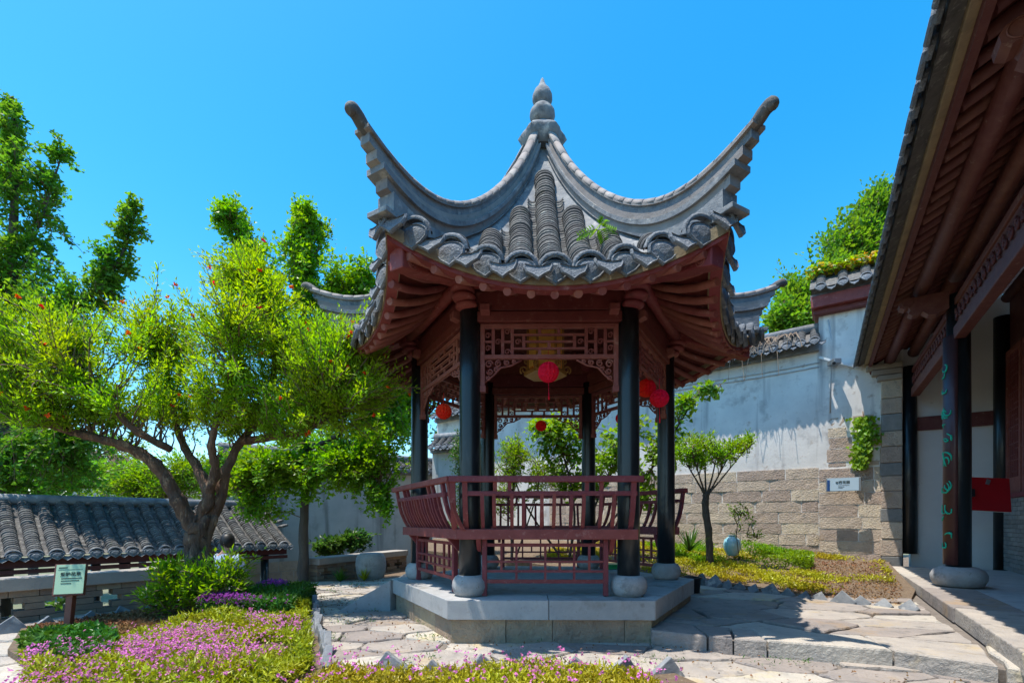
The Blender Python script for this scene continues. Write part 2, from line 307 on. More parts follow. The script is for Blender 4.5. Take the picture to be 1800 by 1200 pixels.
def tree(name, label, loc, limbs, blobs, leaf, cat='tree', bark='bark', per=26, spread=.11, tail=.4, up=.25, twig_r=.006, flowers=None, trunk_n=10, rough=.12, stray=.16, group=None, name_crown='crown'):
    t = thing(name, label, cat, loc, group); b = MB(); samp = []
    for pts, r0, r1 in limbs:
        p = smooth_path(pts, 6); n = len(p); rr = []
        for i in range(n):
            f = i/(n-1); rr.append((r0+(r1-r0)*f)*(1+rough*math.sin(i*2.1+r0*90)*random.random()))
            samp.append(p[i])
        q = [v+Vector((random.uniform(-1,1),random.uniform(-1,1),0))*rr[i]*rough for i, v in enumerate(p)]
        n0 = len(b.v); b.tube(q, rr, trunk_n)
        if rough > .15:
            for iv in range(n0, len(b.v)):
                k_ = (iv-n0)//trunk_n; j_ = (iv-n0)%trunk_n; cc = q[min(k_,n-1)]; b.v[iv] = cc+(b.v[iv]-cc)*(1+.13*math.sin(j_*2.3+k_*.35)+random.uniform(-.09,.09))
    b.build('trunk', bark, t)
    S = np.array([list(v) for v in samp]); tw = MB(); P = []; D = []; FP = []
    for c, rad, n in blobs:
        c = np.array(list(c)); rad = np.array(rad)
        for _ in range(n):
            d = rng.normal(size=3); d /= np.linalg.norm(d); tip = c+d*rad*rng.uniform(.25,1)**.5*(rng.uniform(1.2,1.8) if rng.random() < stray else 1)
            near = np.argsort(np.linalg.norm((S-tip)*np.array([1,1,.6])+np.array([0,0,0]), axis=1))[:4]; s = S[rng.choice(near)]
            v = tip-s; ln = np.linalg.norm(v); mid = s+v*.5+rng.normal(size=3)*ln*.1+np.array([0,0,.06*ln]); tip = tip+np.array([0,0,up*.2])
            pts = [s, s*.45+mid*.55+rng.normal(size=3)*.02, mid, mid*.45+tip*.55+rng.normal(size=3)*.02, tip]
            tw.tube(pts, [twig_r*(1.6+ln*.8), twig_r*1.4, twig_r*1.1, twig_r*.8, twig_r*.4], 3, False, False)
            dirn = tip-mid; dirn = dirn/max(np.linalg.norm(dirn),1e-6); k = max(3, int(per*rng.uniform(.6,1.3))); f = rng.random(k)**.8
            base = tip-dirn*(f*min(tail, ln*.8))[:,None]; off = rnd_dirs(k); P.append(base+off*spread*rng.random((k,1))); D.append(off+dirn*.7+np.array([0,0,up]))
            if flowers and rng.random() < flowers[1]: FP.append(tip+rng.normal(size=3)*.04)
    tw.build('twigs', 'twig', t, kind='stuff')
    P = np.concatenate(P); D = np.concatenate(D); Nn = rnd_dirs(len(P))*.7+np.array([-.2,-.1,1.0])
    leaves(name_crown, P, D, Nn, leaf[1]*rng.uniform(.6,1.25,len(P)), leaf[2]*rng.uniform(.7,1.2,len(P)), leaf[0], leaf[3], t, kind=None)
    if FP:
        FP = np.array(FP); n = len(FP); k = 7; PP = np.repeat(FP, k, axis=0); DD = rnd_dirs(n*k)+np.array([0,0,-.2])
        leaves('flowers', PP, DD, rnd_dirs(n*k), flowers[2], flowers[2]*.8, 'heart', flowers[0], t)
    return t
# ================================================================ pavilion
PC = Vector((.37, 5.85, 0)); PROT = R(-.8)
pav = thing('pavilion', 'hexagonal red and black timber pavilion with upswept grey tiled roof on a stone platform', 'pavilion', PC)
MF = [Matrix.Translation(PC) @ Matrix.Rotation(PROT+R(60*k), 4, 'Z') for k in range(6)]            # face frames: x along the face, -y outward
MH = [Matrix.Translation(PC) @ Matrix.Rotation(PROT+R(-60+60*k), 4, 'Z') for k in range(6)]        # hip frames: x outward
TOPR = np.array([.2,.433,.842,1.286,1.737,2.119,2.447,2.688,2.922]); TOPZ = np.array([5.72,5.32,4.754,4.31,3.984,3.844,3.848,3.903,3.985])
TOPC = np.polyfit(TOPR, TOPZ, 5)
def ridge_top(r): return float(np.polyval(TOPC, max(r,.12)))
RC = 2.574
def zh(r): return ridge_top(r)-(.27+.23*(r/RC)**4)
def surf(s, u):
    r = s*RC; ac = .866*r; am = 2.05*s; w = abs(u)**2.4
    return Vector((u*.5*r, -(am+(ac-am)*w), zh(r)-.31*s**2.5*(1-abs(u)**2.1)))
def row_line(x, s1=1.0, n=40):
    s0 = min(.97, abs(x)/(.5*RC)+(.19 if abs(x) < .9 else .1)); return [surf(s, x/(.5*RC*s)) for s in np.linspace(s0, s1, n)]
def face_grid(s0, s1, dz, ns=14, nu=24, din=0):
    b = MB(); b.grid([[surf(s, u)+Vector((0,din,dz)) for u in np.linspace(-1,1,nu+1)] for s in np.linspace(s0,s1,ns)]); return b
# platform
PR = 1.84
def hexpts(r, z): return [PC+Vector((r*math.cos(PROT+R(-60+60*k)), r*math.sin(PROT+R(-60+60*k)), z)) for k in range(6)]
plat = MB().prism([(p.x,p.y) for p in hexpts(1.5,0)], .19, .376).build('platform', 'stone_slab', pav)
for k in range(6):
    M = MF[k]; a = .866*PR; ai = a-.36; t = math.tan(R(30)); g = .003
    cut = -.02 if k == 0 else random.uniform(-.25,.25)
    for x0, x1, i0, i1 in ((-a*t, cut-g, -ai*t, cut-g), (cut+g, a*t, cut+g, ai*t)):
        MB().hexa([M @ Vector(p) for p in ((x0,-a,.205),(x1,-a,.205),(i1,-ai,.205),(i0,-ai,.205),(x0,-a,.38),(x1,-a,.38),(i1,-ai,.38),(i0,-ai,.38))]).build('edge_slab', 'stone_slab', plat, .006)
    a2 = a-.035; xs = [-a2*t]
    while xs[-1] < a2*t-.5: xs.append(xs[-1]+random.uniform(.35,.8))
    xs.append(a2*t)
    for x0, x1 in zip(xs, xs[1:]):
        j = random.uniform(0,.02); MB().hexa([M @ Vector(p) for p in ((x0+.002,-a2+j,-.1),(x1-.002,-a2+j,-.1),(x1-.002,-a2+.3,-.1),(x0+.002,-a2+.3,-.1),(x0+.002,-a2+j,.2),(x1-.002,-a2+j,.2),(x1-.002,-a2+.3,.2),(x0+.002,-a2+.3,.2))]).build('base_stone', 'base_stone', plat, .004)
# sloped cheek stones and steps on the back left side
for yy in (0, 1.2):
    MB().add([(-1.47,5.80+yy,-.05),(-1.47,5.80+yy,.37),(-2.08,5.66+yy,.0),(-2.08,5.66+yy,-.05),(-1.4,6.0+yy,-.05),(-1.4,6.0+yy,.37),(-2.02,5.86+yy,0),(-2.02,5.86+yy,-.05)], [(0,1,2,3),(7,6,5,4),(1,5,6,2),(3,2,6,7),(0,4,5,1),(0,3,7,4)]).build('cheek_stone', 'stone_slab', plat, .008)
for i in range(2): MB().box(-1.72-.25*(i-.2), -1.35, 6.02, 6.98, -.05, .25-.125*i).build('step', 'stone_slab', plat, .01)
# columns
col_me = MB().lathe([(.104,.56),(.104,1.2),(.1,2.4),(.096,3.12)], 24).mesh('column', 'black_lacquer', False)[0]
drum_me = MB().lathe([(.1,.376),(.135,.385),(.16,.42),(.172,.47),(.165,.52),(.14,.56),(.112,.575)], 28).mesh('drum_base', 'stone_drum', False)[0]
def scroll_bracket():                                     # carved lotus bracket at a column head; x outward
    b = MB()
    for i, (x, z, rx, rz) in enumerate(((.06,3.1,.1,.045),(.1,3.16,.12,.05),(.12,3.225,.13,.05),(.1,3.285,.12,.05))):
        rows = []
        for j in range(7):
            th = -math.pi/2+math.pi*j/6; rows.append([Vector((x+math.cos(th)*rx*math.cos(a), math.cos(th)*.115*math.sin(a), z+math.sin(th)*rz)) for a in np.linspace(0, 2*math.pi, 15)[:-1]])
        b.grid(rows, True, True)
    return b.mesh('scroll_bracket', 'red_wood', False)[0]
sb_me = scroll_bracket()
for k in range(6):
    p = hexpts(1.5,0)[k]; o = put('column', col_me, Matrix.Translation(p), pav); put('drum_base', drum_me, Matrix.Translation(p) @ Matrix.Rotation(k, 4, 'Z'), o)
    put('scroll_bracket', sb_me, MH[k] @ Matrix.Translation((1.5,0,0)), o)
# lintels, purlins, hanging lattice
def bars(b, L, y, w=.016, d=.03):
    for x0, z0, x1, z1 in L: b.beam((x0,y,z0),(x1,y,z1), d if abs(x1-x0) > abs(z1-z0) else w, w if abs(x1-x0) > abs(z1-z0) else d, (0,0,1) if abs(x1-x0) > abs(z1-z0) else (1,0,0))
def spiral(b, cx, cz, y, r0, r1, a0, turns, rad=.009, n=18):
    b.tube([(cx+math.cos(a0+turns*2*math.pi*i/n)*(r0+(r1-r0)*i/n), y, cz+math.sin(a0+turns*2*math.pi*i/n)*(r0+(r1-r0)*i/n)) for i in range(n+1)], rad, 5)
for k in range(6):
    M = MF[k]; yy = -1.299
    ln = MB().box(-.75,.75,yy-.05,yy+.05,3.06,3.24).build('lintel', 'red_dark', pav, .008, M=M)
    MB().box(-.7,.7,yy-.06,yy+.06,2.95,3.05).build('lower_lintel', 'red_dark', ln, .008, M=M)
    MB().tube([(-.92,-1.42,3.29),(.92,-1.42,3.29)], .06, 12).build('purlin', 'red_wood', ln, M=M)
    MB().box(-.8,.8,yy-.02,yy+.02,3.245,3.52).build('light_block_board', 'red_dark', ln, M=M)  # added board above the lintel, blocks light through the gap under the roof
    for sx in (-1,1):                                      # chamfered tenon ends beside the column heads
        MB().hexa([(sx*.60-.045,yy-.13,3.03),(sx*.60+.045,yy-.13,3.03),(sx*.60+.045,yy-.04,3.0),(sx*.60-.045,yy-.04,3.0),(sx*.60-.045,yy-.13,3.09),(sx*.60+.045,yy-.13,3.09),(sx*.60+.045,yy-.04,3.12),(sx*.60-.045,yy-.04,3.12)]).build('tenon_end', 'red_pale', ln, .006, M=M)
    fr = MB().box(-.63,.63,yy-.022,yy+.022,2.905,2.945).box(-.63,.63,yy-.022,yy+.022,2.615,2.655)
    for sx in (-1,1): fr.box(sx*.63-.022,sx*.63+.022,yy-.024,yy+.024,2.36,2.9449); fr.box(sx*.63-.03,sx*.63+.03,yy-.03,yy+.03,2.30,2.36)
    fo = fr.build('lattice_frame', 'red_pale', pav, .004, M=M)
    b = MB(); L = []
    for sx in (-1,1):
        for x in (.53,.44,.35): L.append((sx*x,2.655,sx*x,2.905))
        L += [(sx*.53,2.78,sx*.61,2.78),(sx*.24,2.715,sx*.24,2.845),(sx*.44,2.78,sx*.35,2.78)]
    L += [(-.35,2.845,.35,2.845),(-.35,2.715,.35,2.715),(-.24,2.78,.24,2.78),(-.09,2.655,-.09,2.715),(.09,2.655,.09,2.715),(-.09,2.845,-.09,2.905),(.09,2.845,.09,2.905),(0,2.715,0,2.78)]
    bars(b, L, yy)
    for sx in (-1,1):
        for cx, cz in ((.395,2.875),(.395,2.685),(.485,2.78),(.58,2.72),(.58,2.84),(.295,2.78)): spiral(b, sx*cx, cz, yy, .03, .008, 0, 1.2, .007, 10)
    b.build('fretwork', 'red_pale', fo, kind='stuff', M=M)
    for sx in (-1,1):
        b = MB()
        for cx, cz, r, a in ((.57,2.57,.04,0),(.48,2.575,.035,1),(.4,2.585,.028,2),(.56,2.5,.032,3),(.33,2.595,.02,1.5),(.5,2.52,.026,.5),(.575,2.44,.024,2.2)): spiral(b, sx*cx, cz, yy, r, r*.25, a, 1.4, .009, 14)
        b.tube([(sx*.61,yy,2.4),(sx*.53,yy,2.46),(sx*.46,yy,2.535),(sx*.36,yy,2.555),(sx*.26,yy,2.608)], .01, 5)
        b.build('carved_bracket', 'red_pale', fo, M=M)
# roof
roof = face_grid(.03, 1, -.015).xf(MF[0])
for k in range(1,6): roof.grid([[MF[k] @ (surf(s, u)+Vector((0,0,-.015))) for u in np.linspace(-1,1,25)] for s in np.linspace(.03,1,14)])
roof = roof.build('roof', 'ridge', pav)
cap_me = cap_tile_mesh('cap_end_tile', .122); drip_me = drip_tile_mesh('drip_tile', .118)
XS = [.272*i for i in range(-4,5)]
for k in range(6):
    M = MF[k]
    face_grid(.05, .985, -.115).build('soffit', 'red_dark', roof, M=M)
    for x in XS:
        pts = resample(row_line(x), .054); fr = frames_of(pts, (1,0,0))
        fr = [(o+u*.012, s_, u) for o, s_, u in fr]
        if len(fr) > 3:
            V, Q = arcs(fr, .086, .112, 10); me = fast_mesh('tile_row', [M @ v for v in V], Q, False); me.materials.append(MATS['tile']); put('tile_row', me, Matrix.Identity(4), roof, 'stuff')
        o, _, u = fr[-1]; t = (fr[-1][0]-fr[-2][0]).normalized(); ang = math.atan2(-u.y, u.z)*.35
        sk = math.atan2(x, 2.6)*.6
        put('cap_end_tile', cap_me, M @ Matrix.Translation(o+t*.0+u*-.005) @ Matrix.Rotation(sk, 4, 'Z') @ Matrix.Rotation(ang, 4, 'X'), roof)
    for i in range(-5,5):
        x = .272*(i+.5)
        if abs(x) > 1.26: continue
        pts = resample(row_line(x), .054); fr = [(o+u*.055, s_, u) for o, s_, u in frames_of(pts, (1,0,0))]
        V, Q = arcs(fr, .064, .054, 5, math.pi*1.12, math.pi*1.88); me = fast_mesh('pan_tile_row', [M @ v for v in V], Q, False); me.materials.append(MATS['tile']); put('pan_tile_row', me, Matrix.Identity(4), roof, 'stuff')
        o = fr[-1][0]; put('drip_tile', drip_me, M @ Matrix.Translation(o+Vector((0,-.03,-.03))) @ Matrix.Rotation(math.atan2(x, 2.6)*.6, 4, 'Z') @ Matrix.Rotation(random.uniform(-.1,.15), 4, 'X'), roof)
    us = np.linspace(-1,1,33)
    def strip(da0, da1, z0, z1, m, nm, bev=0):
        b = MB(); fr = []
        for u in us:
            p = surf(1, u); fr.append((p, Vector((0,-1,0)), Vector((0,0,1))))
        b.sweep(fr, [(da0,z0),(da1,z0),(da1,z1),(da0,z1)]); return b.build(nm, m, roof, M=M)
    strip(-.1, .012, -.115, -.02, 'mortar_gold', 'eave_mortar'); strip(-.09, -.0, -.15, -.118, 'red_wood', 'fascia_board')
    for i in range(-6,7):                                   # round rafters under the soffit
        xe = .185*i; ue = xe/(.5*RC*.955); pts = []
        if abs(ue) > .93: continue
        for s in np.linspace(.6,.985,6): pts.append(surf(s, ue*(.75+.25*(s-.6)/.385))+Vector((0,0,-.188)))
        MB().tube(pts, .034, 10).build('rafter', 'red_pale', roof, M=M)
# hips
bands = [(.0,.055,.062,2.86,'cap'),(.05,.075,.062,2.82,'ridge_cap'),(.075,.14,.04,2.79,'ridge'),(.14,.205,.05,2.73,'ridge_cap'),(.205,.25,.082,2.69,'ridge'),(.25,.33,.055,2.63,'ridge_cap'),(.33,.6,.075,2.585,'ridge')]
for k in range(6):
    M = MH[k]; rid = None
    for bi, (t0, t1, w, re, kind) in enumerate(bands):
        if kind == 'cap': continue
        rs_ = np.linspace(.2, re, 40); b = MB(); rows = []
        for r in rs_:
            zt = ridge_top(r)-t0; zb = max(ridge_top(r)-t1, zh(r)-.06) if bi < 6 else min(zh(r)-.04, zt-.01); zb = min(zb, zt-.004)
            w2 = w*(1+.25*max(0,(r-2.3)))
            rows.append([Vector((r,-w2,zb)),Vector((r,-w2*1.02,zt)),Vector((r,w2*1.02,zt)),Vector((r,w2,zb))])
        n0 = len(b.v); b.grid(rows, False, True); b.f += [(3,2,1,0), tuple(4*(len(rows)-1)+i for i in range(4))]; b.sm += [False]*2
        o = b.build('ridge_band', kind, rid or roof, M=M)
    r = .2; rr = [.2]
    while rr[-1] < 2.8: rr.append(rr[-1]+random.uniform(.1,.15))
    rr[-1] = 2.8
    for r0, r1 in zip(rr, rr[1:]):                          # half-round cap tiles along the crest
        rows = []
        for r, q in ((r0+.002,.062),(r1-.004,.066)):
            z = ridge_top(r)-.06; rows.append([Vector((r, math.cos(a)*q, z+math.sin(a)*.06)) for a in np.linspace(math.pi,0,9)])
        b = MB(); b.grid(rows, True, True); b.f += [tuple(range(8,-1,-1)), tuple(range(9,18))]; b.sm += [False]*2; b.build('ridge_tile', 'ridge_cap', roof, M=M)
    # curled tip
    tip = [Vector((2.76,0,ridge_top(2.76)-.035)),Vector((2.81,0,ridge_top(2.81)-.03)),Vector((2.86,0,ridge_top(2.85)-.01)),Vector((2.905,0,ridge_top(2.85)-.0)),Vector((2.94,0,ridge_top(2.85)-.035))]
    MB().tube(smooth_path(tip,3), [.046,.046,.046,.047,.048,.048,.047,.047,.048,.048,.044,.036,.024], 10).build('horn_tip', 'tile', roof, M=M)
    MB().box(2.52,2.68,-.1,.1,zh(2.574)-.02,zh(2.574)+.02).build('corner_plate', 'ridge', roof, .005, M=M)
    # corner beam and its stepped bracket
    zc = zh(2.5)-.3
    b = MB().hexa([Vector(p) for p in ((1.35,-.07,3.33),(2.48,-.07,zc-.05),(2.48,.07,zc-.05),(1.35,.07,3.33),(1.35,-.07,3.52),(2.48,-.07,zc+.12),(2.48,.07,zc+.12),(1.35,.07,3.52))])
    cb = b.build('corner_beam', 'red_wood', roof, .012, M=M)
    for sy in (-1,1):
        b = MB(); spiral(b, 0, 0, 0, .055, .01, 0, 2.2, .008, 24); b.xf(Matrix.Translation((2.38,sy*.07,zc+.03))); b.build('carved_spiral', 'red_pale', cb, M=M)
    b = MB()
    for i in range(3): b.box(1.82+.07*i,2.02+.07*i,-.05+.002*i,.05-.002*i,3.2+.055*i,3.26+.055*i)
    b.build('stepped_bracket', 'red_pale', cb, .006, kind='stuff', M=M)
# finial
fin = MB().lathe([(.2,5.55),(.24,5.66),(.275,5.72),(.24,5.775),(.13,5.84),(.1,5.9)], 24, PC, wave=[0,.03,.09,.06,0,0,6]).build('finial', 'ridge', roof)
MB().lathe([(.07,5.88),(.125,5.93),(.155,6.0),(.15,6.05),(.11,6.105),(.08,6.12),(.1,6.14),(.122,6.2),(.12,6.25),(.095,6.31),(.06,6.35),(.035,6.4),(.02,6.45),(.004,6.475)], 24, PC).build('gourd', 'ridge', fin)
# weed growing from the tiles
w = thing('roof_weed', 'bright green weed sprouting from the front roof tiles of the pavilion', 'weed', W(1052,405,4.25)); P = []; D = []
c = np.array(list(W(1052,405,4.25)))
stems = MB()
for d in ((-.16,.1,-.0),(.16,.08,.03),(.05,.02,.1),(-.06,-.05,-.07),(.04,0,-.09)):
    d = np.array(d); stems.tube([c, c+d*.5+np.array([0,0,.03]), c+d], .004, 4)
    for f in np.linspace(.25,1,7):
        for sgn in (-1,1): P.append(c+d*f+np.array([0,-.01,.03*(1-f)])); D.append(np.array([d[2],0,-abs(d[0])-.02])*sgn*-1+d*.5+np.array([0,-.02,0]))
stems.build('stem', 'leaf_bush', w); leaves('leaves', P, D, np.tile([0,-.6,.8],(len(P),1)), .06, .025, 'lance', 'leaf_ivy', w)
# benches with leaning backs
for k in (0,5,3,2):
    M = MF[k]; t = math.tan(R(30)); ao, ai = 1.48, 1.2; x1 = .80 if k == 0 else ao*t; x1i = .78 if k == 0 else ai*t; x0 = -ao*t
    if k == 2: x0 = -.8
    seat = MB().hexa([Vector(p) for p in ((x0,-ao,.915),(x1,-ao,.915),(x1i,-ai,.915),(max(x0,-ai*t),-ai,.915),(x0,-ao,1.01),(x1,-ao,1.01),(x1i,-ai,1.01),(max(x0,-ai*t),-ai,1.01))]).build('bench', 'red_wood', pav, .006, M=M)
    ar = 1.576; xr0 = -ar*t if k in (0,3) else (-ar*t if k == 5 else -.82); xr1 = .82 if k == 0 else ar*t
    MB().box(xr0,xr1,-ar-.028,-ar+.028,1.43,1.486).build('top_rail', 'red_wood', seat, .006, M=M)
    MB().box(-.79,.77,-1.565,-1.53,1.31,1.352).build('mid_rail', 'red_wood', seat, .004, M=M)
    prof = [(1.43,1.005),(1.475,1.08),(1.515,1.17),(1.54,1.26),(1.553,1.33)]; prof2 = prof+[(1.572,1.44)]
    def bal(x, pr, w, nm):
        b = MB(); b.grid([[Vector((x-w/2,-a-.016,z)),Vector((x+w/2,-a-.016,z)),Vector((x+w/2,-a+.016,z)),Vector((x-w/2,-a+.016,z))] for a, z in pr], False, True); b.f += [(3,2,1,0), tuple(4*(len(pr)-1)+i for i in range(4))]; b.sm += [False]*2
        return b.build(nm, 'red_wood', seat, M=M)
    for x in (-.616,-.51,-.35,-.245,-.08,.03,.185,.295,.45,.565): bal(x, prof, .032, 'baluster')
    if k == 5:
        for x in (-.43,-.16,.11,.37): bal(x, prof, .03, 'baluster')
    for x in (-.77,.735): bal(x, prof2, .045, 'end_post')
    for x in (-.5,-.37,.32,.45): bal(x, [(1.548,1.352),(1.568,1.432)], .035, 'strut')
    if k in (0,5): bal(-.88 if k == 0 else .88, prof2, .05, 'end_post')
    # lattice under the seat
    pa = 1.36
    und = MB().box(-.63,-.585,-pa-.025,-pa+.025,.385,.912).box(.5,.545,-pa-.025,-pa+.025,.385,.912).build('under_frame', 'red_wood', seat, .004, kind='stuff', M=M)
    for z, h in ((.52,.035),(.615,.022),(.705,.022),(.86,.03)): MB().box(-.585,.5,-pa-.014,-pa+.014,z-h/2,z+h/2).build('lattice_rail', 'red_wood', und, M=M)
    for x, z0, z1 in ((-.31,.53,.85),(-.04,.53,.85),(.23,.53,.85),(-.45,.62,.7),(-.175,.62,.7),(.095,.62,.7),(.37,.62,.7),(-.45,.71,.85),(.37,.71,.85)): MB().box(x-.011,x+.011,-pa-.011,-pa+.011,z0,z1).build('lattice_bar', 'red_wood', und, M=M)
    for sx in (-.66,.575): MB().add([(sx-.02,-1.2,.914),(sx+.02,-1.2,.914),(sx+.02,-1.46,.914),(sx-.02,-1.46,.914),(sx-.02,-1.36,.8),(sx+.02,-1.36,.8),(sx-.02,-1.25,.76),(sx+.02,-1.25,.76)], [(3,2,1,0),(0,1,7,6),(6,7,5,4),(4,5,2,3),(0,6,4,3),(1,2,5,7)]).build('corner_brace', 'red_wood', seat, M=M)
# lanterns
def honeycomb(p, r, label, tassel=True, squash=1.0, tilt=0):
    t = thing('paper_lantern', label, 'lantern', p, 'red honeycomb paper lanterns in the pavilion'); b = MB(); n = 14; rows = []
    for j in range(13):
        th = -math.pi/2+math.pi*j/12; rows.append([Vector((math.cos(th)*r*math.cos(a)*(1 if i % 2 else .84+.1*math.cos(j*math.pi)), math.cos(th)*r*math.sin(a)*squash*(1 if i % 2 else .84+.1*math.cos(j*math.pi)), math.sin(th)*r*.95)) for i, a in enumerate(np.linspace(0,2*math.pi,2*n+1)[:-1])])
    b.grid(rows, False, True); b.xf(Matrix.Translation(p) @ Matrix.Rotation(tilt, 4, 'Y')); b.build('paper_ball', 'paper_red', t)
    b = MB().tube([p+Vector((0,0,r*.9)), p+Vector((0,0,r*.9+.12))], .003, 4)
    if tassel: b.tube([p+Vector((0,0,-r*.9)), p+Vector((.004,0,-r*.9-.1))], .003, 4); b.tube([p+Vector((.004,0,-r*.9-.1)), p+Vector((.004,0,-r*.9-.17))], [.005,.008], 5)
    b.build('string_and_tassel', 'paper_red', t, kind='stuff'); return t
honeycomb(W(964,654,4.6), .103, 'red paper lantern in front of the big palace lantern'); honeycomb(W(780,723,5.2), .088, 'red paper lantern between the two left columns of the pavilion', False)
honeycomb(W(1136,682,5.3), .105, 'red paper lantern partly behind the right front column', False); honeycomb(W(1159,700,5.1), .1, 'red paper lantern with a long tassel beside the far right column')
honeycomb(W(951,748,7.1), .085, 'dark red half folded paper lantern hanging at the rear of the pavilion', False, .35, .5); honeycomb(W(1093,735,6.5), .085, 'red paper lantern mostly hidden behind the right front column', False)
pl = thing('palace_lantern', 'large hexagonal gilt palace lantern with yellow panes under the pavilion roof', 'lantern', (PC.x+.02,5.6,2.76)); lc = Vector((PC.x+.02,5.6,0))
hx = lambda r, z, o=0: [lc+Vector((r*math.cos(R(60*i+o)), r*math.sin(R(60*i+o)), z)) for i in range(6)]
for i in range(6):
    a, b_ = hx(.2,2.86)[i], hx(.2,2.86)[(i+1)%6]; c_, d_ = hx(.2,3.32)[i], hx(.2,3.32)[(i+1)%6]; mid = (a+b_)/2-lc; mid.z = 0; mid = mid.normalized()*.006
    MB().hexa([a,b_,b_-mid,a-mid,c_,d_,d_-mid,c_-mid]).build('pane', 'lantern_glass', pl)
    MB().beam(hx(.205,2.8)[i], hx(.205,3.36)[i], .025, .025, (1,0,0)).build('post', 'gold_wood', pl)
    o = hx(1,0)[i]-lc; b = MB(); spiral(b, 0, 0, 0, .05, .012, -1, 1.3, .01, 14); spiral(b, -.03, .1, 0, .04, .01, 2, 1.2, .008, 12); b.xf(Matrix.Translation(lc+o*.25+Vector((0,0,2.84))) @ Matrix.Rotation(math.atan2(o.y,o.x), 4, 'Z')); b.build('scroll', 'gold_wood', pl)
b = MB(); b.sweep([(lc+Vector((0,0,z)), Vector((1,0,0)), Vector((0,1,0))) for z in (2.77,2.81)], [(math.cos(R(60*i))*.25, math.sin(R(60*i))*.25) for i in range(6)]); b.build('bottom_tray', 'gold_wood', pl)
b = MB(); b.sweep([(lc+Vector((0,0,z)), Vector((1,0,0)), Vector((0,1,0))) for z in (3.34,3.4)], [(math.cos(R(60*i))*.26, math.sin(R(60*i))*.26) for i in range(6)]); b.tube([lc+Vector((0,0,3.4)),lc+Vector((0,0,4.3))], .008, 5); b.build('top_tray', 'gold_wood', pl, kind='stuff')
# ================================================================ setting: ground, terrace, beds, paving
struct(MB().add([(-900,-300,-1.75),(900,-300,-1.75),(900,1500,-1.75),(-900,1500,-1.75)], [(0,1,2,3)]).build('ground', 'earth'))
EDGE = [(-9.5,-.1),(-5.45,5.1),(-4.25,6.7),(-3.62,8.35),(-2.3,10.9),(-2.3,15.6)]
terr = struct(MB().prism(EDGE[::-1]+[(-9.5,-4),(13,-4),(13,15.6)], -1.8, -.035).build('terrace', 'soil'))
def flags(region, n, stretch, seed, z, th, parent, gap=.012, name='flagstone', m='flag', inset=.03):
    for c in voronoi(region, n, stretch, seed):
        c = shrink(c, gap*random.uniform(.8,2.2))
        q = []
        for i in range(len(c)):
            a, b = c[i], c[(i+1)%len(c)]; q.append(a)
            if (b-a).length > .12:
                e = b-a
                for f in ((.5,) if e.length < .3 else (.27,.52,.78)): q.append(a+e*(f+random.uniform(-.09,.09))+Vector((-e.y,e.x)).normalized()*random.uniform(-.022,.022))
        MB().prism([(p.x,p.y) for p in q], z-th, z+random.uniform(-.012,.012), inset).build(name, m, parent)
path = struct(MB().prism([(-1.33,2.9),(3.6,2.4),(3.5,3.3),(1.4,4.4),(-.8,9.9),(-3.6,8.4),(-2.75,6.6)], -.06, -.022).build('path', 'joint'))
flags([(-1.33,2.9),(3.6,2.4),(3.5,3.3),(1.4,4.4),(-.8,9.9),(-3.6,8.4),(-2.75,6.6)], 270, (1.7,1), 4, .0, .03, path, .01)
lpath = struct(MB().prism([(-9,.4),(-2.6,2.4),(-2.6,3.2),(-3.9,7.2),(-4.3,6.75),(-5.4,5.2)], -.06, -.03).build('side_path', 'joint'))
flags([(-8,1.2),(-2.6,2.4),(-2.6,3.2),(-3.9,7.2),(-4.3,6.75),(-5.4,5.2)], 80, (1.6,1), 9, -.012, .03, lpath)
upath = struct(MB().prism([(1.25,4.24),(1.99,3.88),(2.85,3.61),(3.3,3.2),(3.9,2.6),(6.2,7.9),(2.7,7.5),(1.9,6.0)], -.05, .09).build('upper_path', 'joint'))
for poly in ([(1.22,4.2),(1.62,4.0),(1.66,4.42),(1.3,4.62)],[(1.64,3.99),(1.80,3.92),(1.95,4.3),(1.68,4.41)],[(1.81,3.91),(2.03,3.83),(2.1,4.2),(1.96,4.29)],[(2.05,3.83),(2.82,3.56),(2.92,4.02),(2.12,4.22)],[(2.84,3.56),(3.22,3.18),(3.62,3.72),(2.95,4.02)],[(3.25,3.15),(3.7,2.7),(4.0,3.2),(3.65,3.7)]):
    pv = [Vector(p) for p in poly]; q = []
    for i in range(4):
        a, b = pv[i], pv[(i+1)%4]; e = b-a; q += [a, a+e*.35+Vector((-e.y,e.x))*random.uniform(-.03,.03), a+e*.7+Vector((-e.y,e.x))*random.uniform(-.03,.03)]
    MB().prism([(p.x,p.y) for p in q], -.05, .13, .03).build('step_slab', 'flag', upath)
flags([(1.35,4.66),(2.1,4.26),(2.95,4.06),(3.64,3.76),(6.1,7.9),(2.75,7.4),(1.9,6.0)], 58, (1.8,1), 21, .128, .05, upath, .014)
# soil beds
bedL = struct(MB().prism([(-4.85,4.75),(-4.15,3.95),(-2.9,3.1),(-2.6,2.2),(1.6,2.2),(1.12,3.36),(-1.32,3.42),(-2.72,6.55),(-3.55,7.0),(-4.3,5.95)], -.05, .03).build('flower_bed', 'soil'))
bp = [(2.0,7.5),(2.85,7.3),(4.25,5.2),(5.42,6.45),(6.96,8.86),(8.0,10.02),(6.4,10.02),(-2.2,15.5),(-2.2,11),(-.6,9.6)]
bed_z = lambda x, y: .13+.06*(y-6)
bedR = struct(MB().add([(x,y,bed_z(x,y)) for x, y in bp]+[(x,y,-.1) for x, y in bp], [tuple(range(10))]+[(i,10+i,10+(i+1)%10,(i+1)%10) for i in range(10)]).build('garden_bed', 'soil'))
